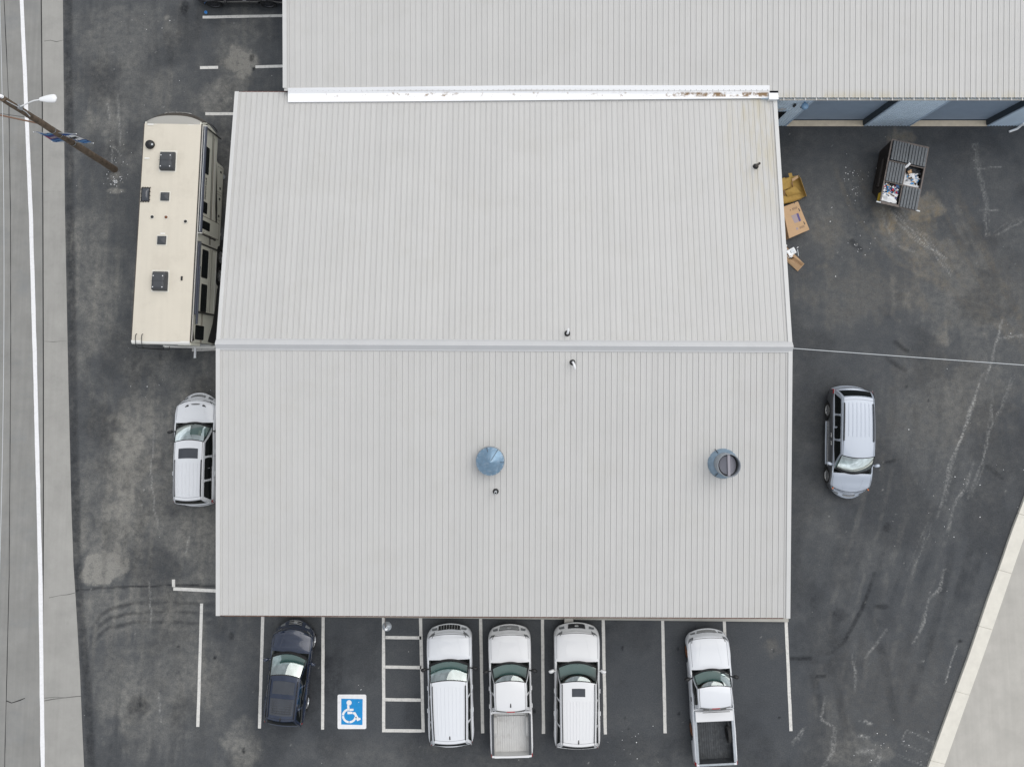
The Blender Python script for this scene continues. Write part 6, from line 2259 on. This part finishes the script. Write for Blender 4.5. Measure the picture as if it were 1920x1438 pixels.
scrap('carton_sheet', 'large white carton sheet in the open right dumpster hatch', 'carton', (.40, -.08, 1.10), (.66, .58, .02), (.12, -.10, .15), M['paper'], .03)
scrap('carton_sheet', 'narrow white carton edge along the lower rim of the open hatch', 'carton', (.44, -.40, 1.20), (.74, .11, .02), (.05, 0, .05), M['paper'], .012)
scrap('cardboard_piece', 'small orange-brown cardboard piece in the open right hatch', 'cardboard', (.30, .23, 1.16), (.22, .20, .02), (.3, .1, .6), M['card'], .02)
scrap('rubbish_bag', 'dark grey rubbish bag at the top of the open right hatch', 'bag', (.48, .34, 1.06), (.62, .22, .10), (.1, 0, 0), M['dkgrey'], .05)
scrap('carton_flap', 'pale carton flap poking up between the dumpster lids', 'carton', (.04, .44, 1.42), (.10, .30, .01), (.5, .2, -.45), M['paper'], .01)
scrap('paper_heap', 'crumpled white paper heap in the lower left dumpster hatch', 'paper', (-.44, -1.22, 1.16), (.72, .50, .06), (0, 0, .05), M['paper'], .045)
cols = [M['paper'], M['b_light'], M['black'], M['b_red'], M['ink'], M['blue_paint'], M['purple'], M['card'], M['lilac']]
tr = MB()
for k in range(260):
    c = in_bin(random.uniform(-.80, -.08), random.uniform(-1.12, -.54), random.uniform(1.08, 1.24))
    tr.obox(c, (random.uniform(.05, .13), random.uniform(.04, .11), .012), (random.uniform(-.7, .7), random.uniform(-.7, .7), random.uniform(0, 3)), random.choice([0, 0, 0, 1, 1, 2, 2, 2, 3, 4, 5, 6, 7, 8]))
for k in range(40):
    c = in_bin(random.uniform(.12, .75), random.uniform(-.30, .28), random.uniform(1.15, 1.18))
    tr.obox(c, (random.uniform(.05, .12), random.uniform(.04, .09), .01), (random.uniform(-.4, .4), random.uniform(-.4, .4), random.uniform(0, 3)), random.choice([0, 0, 1, 5, 7, 2]))
tag(tr.build('rubbish', cols), 'mixed coloured small rubbish inside the dumpster', kind='stuff')
fill = MB()
fill.xprism([(-bl / 2 + .28, 1.0), (-bl / 2 + .74, .22), (bl / 2 - .30, .22), (bl / 2 - .14, 1.0)], -bw / 2 + .07, bw / 2 - .07)
fo_ = fill.build('rubbish_fill', M['dkgrey'], None, bc, (0, 0, brz))
tag(fo_, 'dark packed rubbish filling the dumpster', kind='stuff')

# cartons by the shop's right wall
def poly_box(name, label, cat, px, z0, z1, mats, flare=0.0):
    P_ = [at(*q, z1) for q in px]
    c = Vector((sum(p[0] for p in P_) / len(P_), sum(p[1] for p in P_) / len(P_), 0))
    mb = MB().prism([(p[0] - c.x, p[1] - c.y) for p in P_], z0, z1)
    mb.m = [0 if i == 1 else 1 for i in range(len(mb.f))]
    o = mb.build(name, mats, None, c, bevel=.006)
    return tag(o, label, cat), c, P_


zb = lambda x, y: (1465 + x / 19.17, 375 + y / 19.17)
big, bcen, BP = poly_box('carton', 'large closed tan carton with purple printed label by the wall', 'carton', [zb(40, 260), zb(600, 55), zb(1015, 1070), zb(280, 1385)], 0, .46, [M['card'], M['card_side']])


def on_carton(nm, pts, m, lift=.003):
    P_ = [at(*zb(*q), .46) for q in pts]
    n = len(P_)
    ar = sum(P_[i][0] * P_[(i + 1) % n][1] - P_[(i + 1) % n][0] * P_[i][1] for i in range(n))
    if ar < 0:
        P_ = P_[::-1]
    MB().add([(p[0] - bcen.x, p[1] - bcen.y, .46 + lift) for p in P_], [tuple(range(n))]).build(nm, m, big)


on_carton('printed_label', [(350, 570), (540, 500), (630, 790), (480, 840)], M['lilac'])
on_carton('printed_title', [(540, 500), (610, 475), (710, 750), (640, 780)], M['purple'])
on_carton('hand_hole', [(607, 315), (635, 305), (675, 405), (648, 420)], M['black'])
on_carton('hand_hole', [(785, 790), (812, 780), (860, 875), (832, 890)], M['black'])
on_carton('tape_notch', [(450, 95), (480, 85), (492, 130), (465, 140)], M['black'])
on_carton('printed_mark', [(300, 365), (340, 352), (350, 378), (312, 392)], M['ink'])
on_carton('printed_mark', [(520, 1010), (590, 985), (620, 1060), (550, 1090)], M['lilac'])
for (x0, y0) in ((400, 300), (660, 970)):
    for k in range(3):
        a, b = (x0 + k * 6, y0 + k * 26), (x0 + 160 + k * 6, y0 - 52 + k * 26)
        on_carton('printed_line', [a, b, (b[0] + 3, b[1] + 9), (a[0] + 3, a[1] + 9)], M['ink'])
    on_carton('printed_line', [(x0 - 8, y0 + 0), (x0 + 2, y0 - 3), (x0 + 25, y0 + 78), (x0 + 15, y0 + 82)], M['ink'])
# crushed yellow-brown carton: tray with torn flaps
zc_ = lambda x, y: (1440 + x / 6.533, 300 + y / 6.533)
c0 = Vector((*at(1486, 358, .15), 0))
crushed = thing('crushed_carton', 'crushed yellow-brown carton with torn flaps by the wall', 'carton', c0)


def flap(nm, pts, m, z=None):
    P_ = [Vector((*at(*zc_(x, y), h), h)) - c0 for x, y, h in pts]
    n = len(P_)
    nrm = (P_[1] - P_[0]).cross(P_[2] - P_[0]).normalized() * .012
    if nrm.z < 0:
        nrm = -nrm
    vs_ = [p for p in P_] + [p - nrm for p in P_]
    MB().add(vs_, [tuple(range(n)), tuple(range(n, 2 * n))[::-1]] + [(i, (i + 1) % n, n + (i + 1) % n, n + i) for i in range(n)]).build(nm, m, crushed, recalc=True)


flap('carton_base', [(120, 240, .10), (370, 190, .10), (475, 440, .10), (300, 520, .10), (130, 560, .10)], M['card_wet'])
flap('carton_wall', [(370, 185, .34), (400, 230, .42), (470, 440, .40), (478, 460, .10), (372, 190, .10)], M['card_wet'])
flap('carton_wall', [(130, 555, .14), (300, 510, .12), (410, 468, .14), (408, 480, .34), (270, 520, .38), (130, 548, .34)], M['card_wet'])
flap('carton_flap', [(205, 385, .34), (330, 325, .36), (415, 410, .13), (240, 450, .12)], M['card_wet'])
flap('carton_flap', [(215, 235, .32), (275, 210, .34), (300, 330, .20), (245, 355, .18)], M['card_wet'])
flap('carton_flap', [(140, 240, .30), (205, 215, .32), (250, 350, .26), (140, 385, .24)], M['card_wet'])
flap('carton_flap', [(290, 235, .35), (365, 190, .36), (372, 220, .38), (300, 268, .36)], M['card'])
flap('carton_flap', [(250, 165, .30), (290, 160, .33), (302, 205, .36), (262, 215, .34)], M['card_wet'])
flap('carton_flap', [(190, 375, .30), (206, 372, .36), (206, 440, .34), (190, 445, .22)], M['card_side'])
flap('carton_flap', [(285, 275, .33), (298, 270, .36), (310, 330, .30), (298, 335, .20)], M['card_side'])
# long open carton with a folded metal frame on it
lc = Vector((*at(1490, 487, .12), 0))
longc = thing('long_carton', 'long narrow open tan carton lying lowest by the wall', 'carton', lc)


def lflap(nm, pts, m):
    P_ = [Vector((*at(*zc_(x, y), h), h)) - lc for x, y, h in pts]
    n = len(P_)
    nrm = (P_[1] - P_[0]).cross(P_[2] - P_[0]).normalized() * .010
    if nrm.z < 0:
        nrm = -nrm
    MB().add([p for p in P_] + [p - nrm for p in P_], [tuple(range(n)), tuple(range(n, 2 * n))[::-1]] + [(i, (i + 1) % n, n + (i + 1) % n, n + i) for i in range(n)]).build(nm, m, longc, recalc=True)


lflap('carton_base', [(195, 1040, .03), (300, 1130, .03), (445, 1275, .03), (365, 1365, .03), (195, 1200, .03)], M['card'])
lflap('carton_side', [(300, 1180, .20), (320, 1160, .22), (445, 1272, .20), (410, 1300, .05)], M['card'])
lflap('carton_side', [(195, 1185, .16), (230, 1170, .20), (405, 1310, .20), (365, 1365, .05), (195, 1215, .05)], M['card'])
lflap('carton_flap', [(195, 1040, .15), (240, 1075, .18), (260, 1160, .14), (200, 1140, .12)], M['card_side'])
fx = at3(1484, 472, .35)
fr = thing('metal_frame', 'folded white metal frame lying on the long carton', 'frame', (fx.x, fx.y, 0))
random.seed(21)
for k in range(9):
    a = Vector((random.uniform(-.30, .28), random.uniform(-.26, .22), random.uniform(.24, .40)))
    b = a + Vector((random.uniform(-.35, .35), random.uniform(-.32, .32), random.uniform(-.05, .05)))
    b.x, b.y = max(-.32, min(.32, b.x)), max(-.28, min(.28, b.y))
    MB().tube([a, b], .018, 6).build('bar', M['white_metal'] if k % 3 else M['galv'], fr)
pb_ = MB()
pb_.obox((.02, 0, .30), (.42, .30, .05), (.1, .1, .5))
pb_.build('panel', M['white_metal'], fr, bevel=.012)
MB().obox((.05, .03, .335), (.20, .14, .03), (.1, .1, .5)).build('panel_recess', M['galv'], fr, bevel=.008)
MB().tube([Vector((-.28, .10, .30)), Vector((-.20, .30, .32)), Vector((-.42, .45, .30))], .025, 6).build('cord', M['paper'], fr)
for k in range(4):
    MB().lathe([(.001, 0), (.03, .0), (.03, .12)], 8, (.0 + .05 * k - .05, -.30 + .02 * (k % 2), .12)).build('foot', M['black'], fr)

# ================================================================== SMALL LITTER
x, y = at(386.5, 24.5, .05)
cu = MB().lathe([(.001, 0), (.055, 0), (.075, .11), (.070, .11), (.052, .008), (.001, .008)], 14)
tag(cu.build('plastic_cup', mat('cup_blue', (.10, .38, .75), .4), None, (x, y, .006), smooth=50), 'small bright blue cup beside the black suv stall line', 'cup')
lit = MB()
clusters = [(215, 340, 26, 60), (225, 300, 40, 14), (1600, 330, 60, 26), (1605, 365, 24, 16), (1690, 310, 50, 18), (1610, 470, 60, 18), (1190, 1380, 70, 14), (1650, 1400, 120, 30), (1860, 1170, 30, 12), (680, 1285, 20, 4), (300, 60, 200, 10), (300, 700, 140, 12), (1800, 900, 200, 24)]
for (px, py, r_, n_) in clusters:
    for k in range(n_):
        a, d_ = random.uniform(0, 6.28), abs(random.gauss(0, .5)) * r_
        x, y = at(px + d_ * math.cos(a), py + d_ * math.sin(a))
        if -12.3 < x < 11.8 and -10.4 < y < 12.4:
            continue
        s_ = random.uniform(.012, .045)
        lit.obox((x, y, .010), (s_, s_ * random.uniform(.4, 1), .008), (random.uniform(-.1, .1), random.uniform(-.1, .1), random.uniform(0, 3)), 0 if random.random() < .8 else 1)
tag(lit.build('litter', [M['paper'], M['concrete']]), 'scattered white paper bits and stone chips on the asphalt', kind='stuff')
